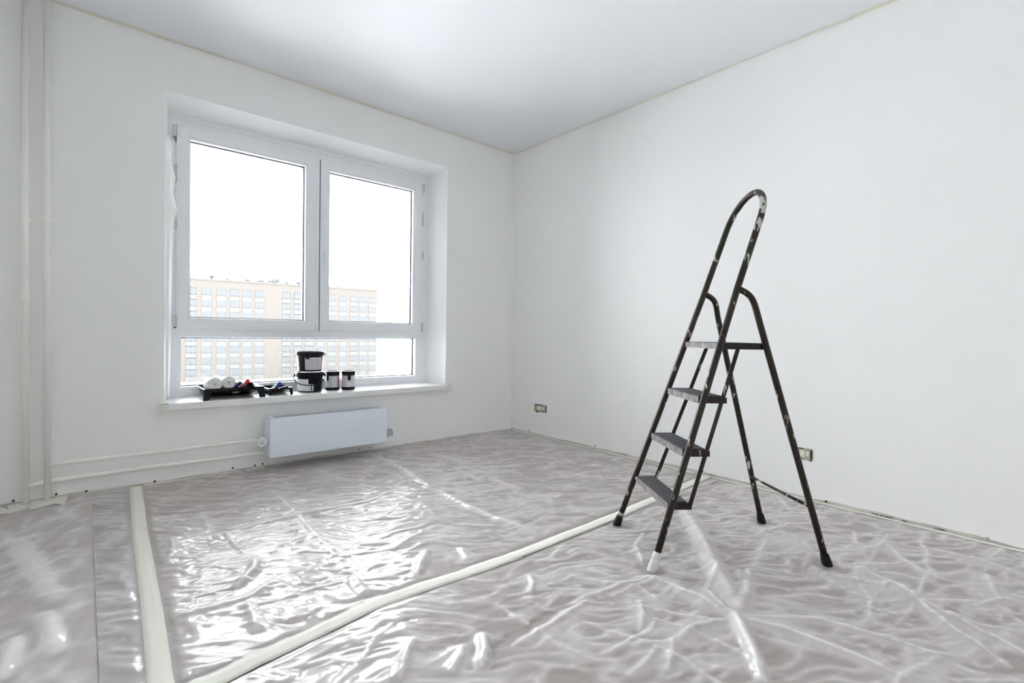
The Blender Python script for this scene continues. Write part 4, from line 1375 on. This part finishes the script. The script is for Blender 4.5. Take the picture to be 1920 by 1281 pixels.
def letter_c(parent, ang, z, r, R, wd):
    """the letter C, lying on its back, printed on the can"""
    bm = bmesh.new()
    prev = None
    for t in np.linspace(math.radians(120), math.radians(120 + 300), 22):
        cur = []
        for rr in (R - wd / 2, R + wd / 2):
            u, v = rr * math.cos(t), rr * math.sin(t)
            a = ang + u / r
            cur.append(bm.verts.new(((r + 0.0016) * math.cos(a), (r + 0.0016) * math.sin(a), z + v)))
        if prev:
            bm.faces.new((prev[0], prev[1], cur[1], cur[0]))
        prev = cur
    me = bpy.data.meshes.new('printed_letter'); bm.to_mesh(me); bm.free(); me.materials.append(M['black'])
    return link('printed_letter', me, parent)

def can(loc, label, tab, l0, l1, strip_a):
    r, h = 0.0495, 0.146
    rf = lambda z: r
    t = thing('paint_can', label, 'paint can', loc)
    b = MB()
    b.lathe([(0, 0.002), (r - 0.006, 0.002), (r - 0.003, 0.0), (r + 0.0005, 0.002), (r + 0.0005, 0.006), (r, 0.008), (r, h - 0.012), (0, h - 0.012)], 44)
    b.build('can_body', M['black'], t, 35)
    b = MB()
    b.lathe([(r, h - 0.03), (r + 0.0022, h - 0.029), (r + 0.0022, h - 0.006), (r + 0.004, h - 0.005), (r + 0.004, h - 0.001), (r - 0.003, h), (r - 0.006, h - 0.006), (0, h - 0.006)], 44)
    b.build('lid', M['black'], t, 35)
    b = MB(); b.lathe([(r - 0.007, h - 0.0055), (0.0, h - 0.0052)], 44); b.build('lid_disc', M['magenta'], t)
    patch(t, 'label', M['label_grey'], rf, 0.022, h - 0.036, l0, l1, n=30)
    patch(t, 'label_tab', M['black'], rf, h - 0.072, h - 0.034, tab - 13, tab + 13, 0.0014, 8)
    patch(t, 'label_band', M['whiteplastic'], rf, 0.024, h - 0.073, tab - 13, tab + 13, 0.0011, 8)
    letter_c(t, FACE + math.radians(tab), h - 0.082, r, 0.0068, 0.0028)
    for da in (-7, 0, 6):
        patch(t, 'label_print', M['gasket'] if da == 0 else M['hinge'], rf, 0.028, 0.050, tab + da - 1.2, tab + da + 1.2, 0.0015, 2)
    if strip_a:
        patch(t, 'side_print', M['magenta'], rf, 0.022, h - 0.036, strip_a[0], strip_a[1], 0.001, 6)
    return t
can((-1.732, 0.112, SZ + 0.0005), 'black paint can next to the stacked buckets, label tab turned aside', -48, -88, 46, (48, 66))
can((-1.620, 0.080, SZ + 0.0005), 'black paint can at the end of the row, label tab facing the room', 4, -80, 84, (-88, -80))

# ------------------------------------------------------------------ outside
GROUND_Z = -12.2
struct(MB().box((-420, 0.9, GROUND_Z - 1), (420, 700, GROUND_Z)).build('ground', M['snow']))

def building():
    # facade plane from the vanishing of its rows: it runs to the right at 94.5 degrees
    ang = math.radians(90 - 94.46)
    U = np.array([math.cos(ang), math.sin(ang), 0.0]); Nn = np.array([math.sin(ang), -math.cos(ang), 0.0])
    d0 = pray(410, 617.0); A = CAM + d0 * (127.0 / float(d0 @ AX_F))
    def fac(px, py):
        d = pray(px, py)
        t = float((A - CAM) @ Nn) / float(d @ Nn)
        q = CAM + d * t - A
        return float(q @ U), float(q[2] + A[2])
    uR, _ = fac(706, 620)
    ztop = 0.5 * (fac(357, 520)[1] + fac(706, 543)[1])
    uL = fac(357, 620)[0] - 22.0
    t = thing('apartment_building', 'pale orange brick apartment block seen through the window', 'building', (float(A[0]), float(A[1]), GROUND_Z), ang)
    zl = lambda z: z - GROUND_Z
    b = MB()
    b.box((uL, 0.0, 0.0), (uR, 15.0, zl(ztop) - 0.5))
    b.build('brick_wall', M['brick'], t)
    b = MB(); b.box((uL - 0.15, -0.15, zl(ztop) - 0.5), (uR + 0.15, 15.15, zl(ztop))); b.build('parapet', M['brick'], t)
    cols = [358, 387, 415, 439.6, 463, 486, 537, 558.8, 580.3, 600.8, 622, 643, 663, 680.4, 697.5]
    us = [fac(c, 617)[0] for c in cols]
    us = [us[0] - 10.5, us[0] - 7.0, us[0] - 3.5] + us
    # rows measured on the second column
    tops = [fac(387, y)[1] for y in (540.0, 561.8, 583.6)] 
    dz = (tops[0] - tops[2]) / 2
    W_, H_ = 2.0, 1.72
    fb = MB()
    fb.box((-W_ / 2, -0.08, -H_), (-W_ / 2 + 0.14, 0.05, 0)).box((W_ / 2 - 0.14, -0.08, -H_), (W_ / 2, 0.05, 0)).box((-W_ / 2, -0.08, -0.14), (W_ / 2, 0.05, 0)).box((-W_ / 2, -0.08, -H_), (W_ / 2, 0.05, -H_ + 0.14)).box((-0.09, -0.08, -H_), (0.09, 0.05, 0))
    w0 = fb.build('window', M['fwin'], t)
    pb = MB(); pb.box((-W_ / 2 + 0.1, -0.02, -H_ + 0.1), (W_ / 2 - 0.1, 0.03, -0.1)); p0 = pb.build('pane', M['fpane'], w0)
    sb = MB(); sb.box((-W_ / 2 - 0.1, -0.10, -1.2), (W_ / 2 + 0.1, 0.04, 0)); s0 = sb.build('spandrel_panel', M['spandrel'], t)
    first = True
    for r in range(8):
        z = zl(tops[0] - dz * r)
        if z - H_ < 0.3:
            continue
        for u in us:
            if first:
                w, s = w0, s0
            else:
                w = w0.copy(); COL.objects.link(w); w.parent = t
                q = p0.copy(); COL.objects.link(q); q.parent = w
                s = s0.copy(); COL.objects.link(s); s.parent = t
            first = False
            w.location = (u, -0.02, z); s.location = (u, 0.0, z - H_ - 0.12)
    # roof plant
    def roof(px, wpx, hpx, kind):
        u, _ = fac(px, 530)
        sc = 0.139
        w_, h_ = wpx * sc * 1.2, hpx * sc * 1.1
        b = MB(); z0 = zl(ztop)
        if kind == 'dome':
            b.lathe([(w_ * 0.18, 0), (w_ * 0.18, h_ * 0.35), (w_ * 0.5, h_ * 0.45), (w_ * 0.42, h_ * 0.8), (w_ * 0.2, h_), (0, h_)], 16, (u, 1.5, z0 - 0.02))
        else:
            for k in range(3):
                b.box((u - w_ / 2 + w_ * k / 3, 1.0, z0 - 0.02), (u - w_ / 2 + w_ * (k + 0.8) / 3, 2.4, z0 + h_ * (0.7 + 0.3 * (k % 2))))
            b.tube([(u - w_ / 2, 1.7, z0), (u - w_ / 2, 1.7, z0 + h_ * 1.3), (u - w_ / 2 + 0.5, 1.7, z0 + h_ * 1.4)], 0.10, 8)
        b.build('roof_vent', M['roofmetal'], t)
    for a in ((398, 9, 8, 'dome'), (428, 5, 3, 'box'), (466, 8, 4, 'box'), (492, 10, 5, 'box'), (516, 17, 7, 'box'), (523, 6, 10, 'dome'), (540, 7, 4, 'box'), (562, 10, 6, 'dome'), (638, 5, 3, 'dome')):
        roof(*a)
building()
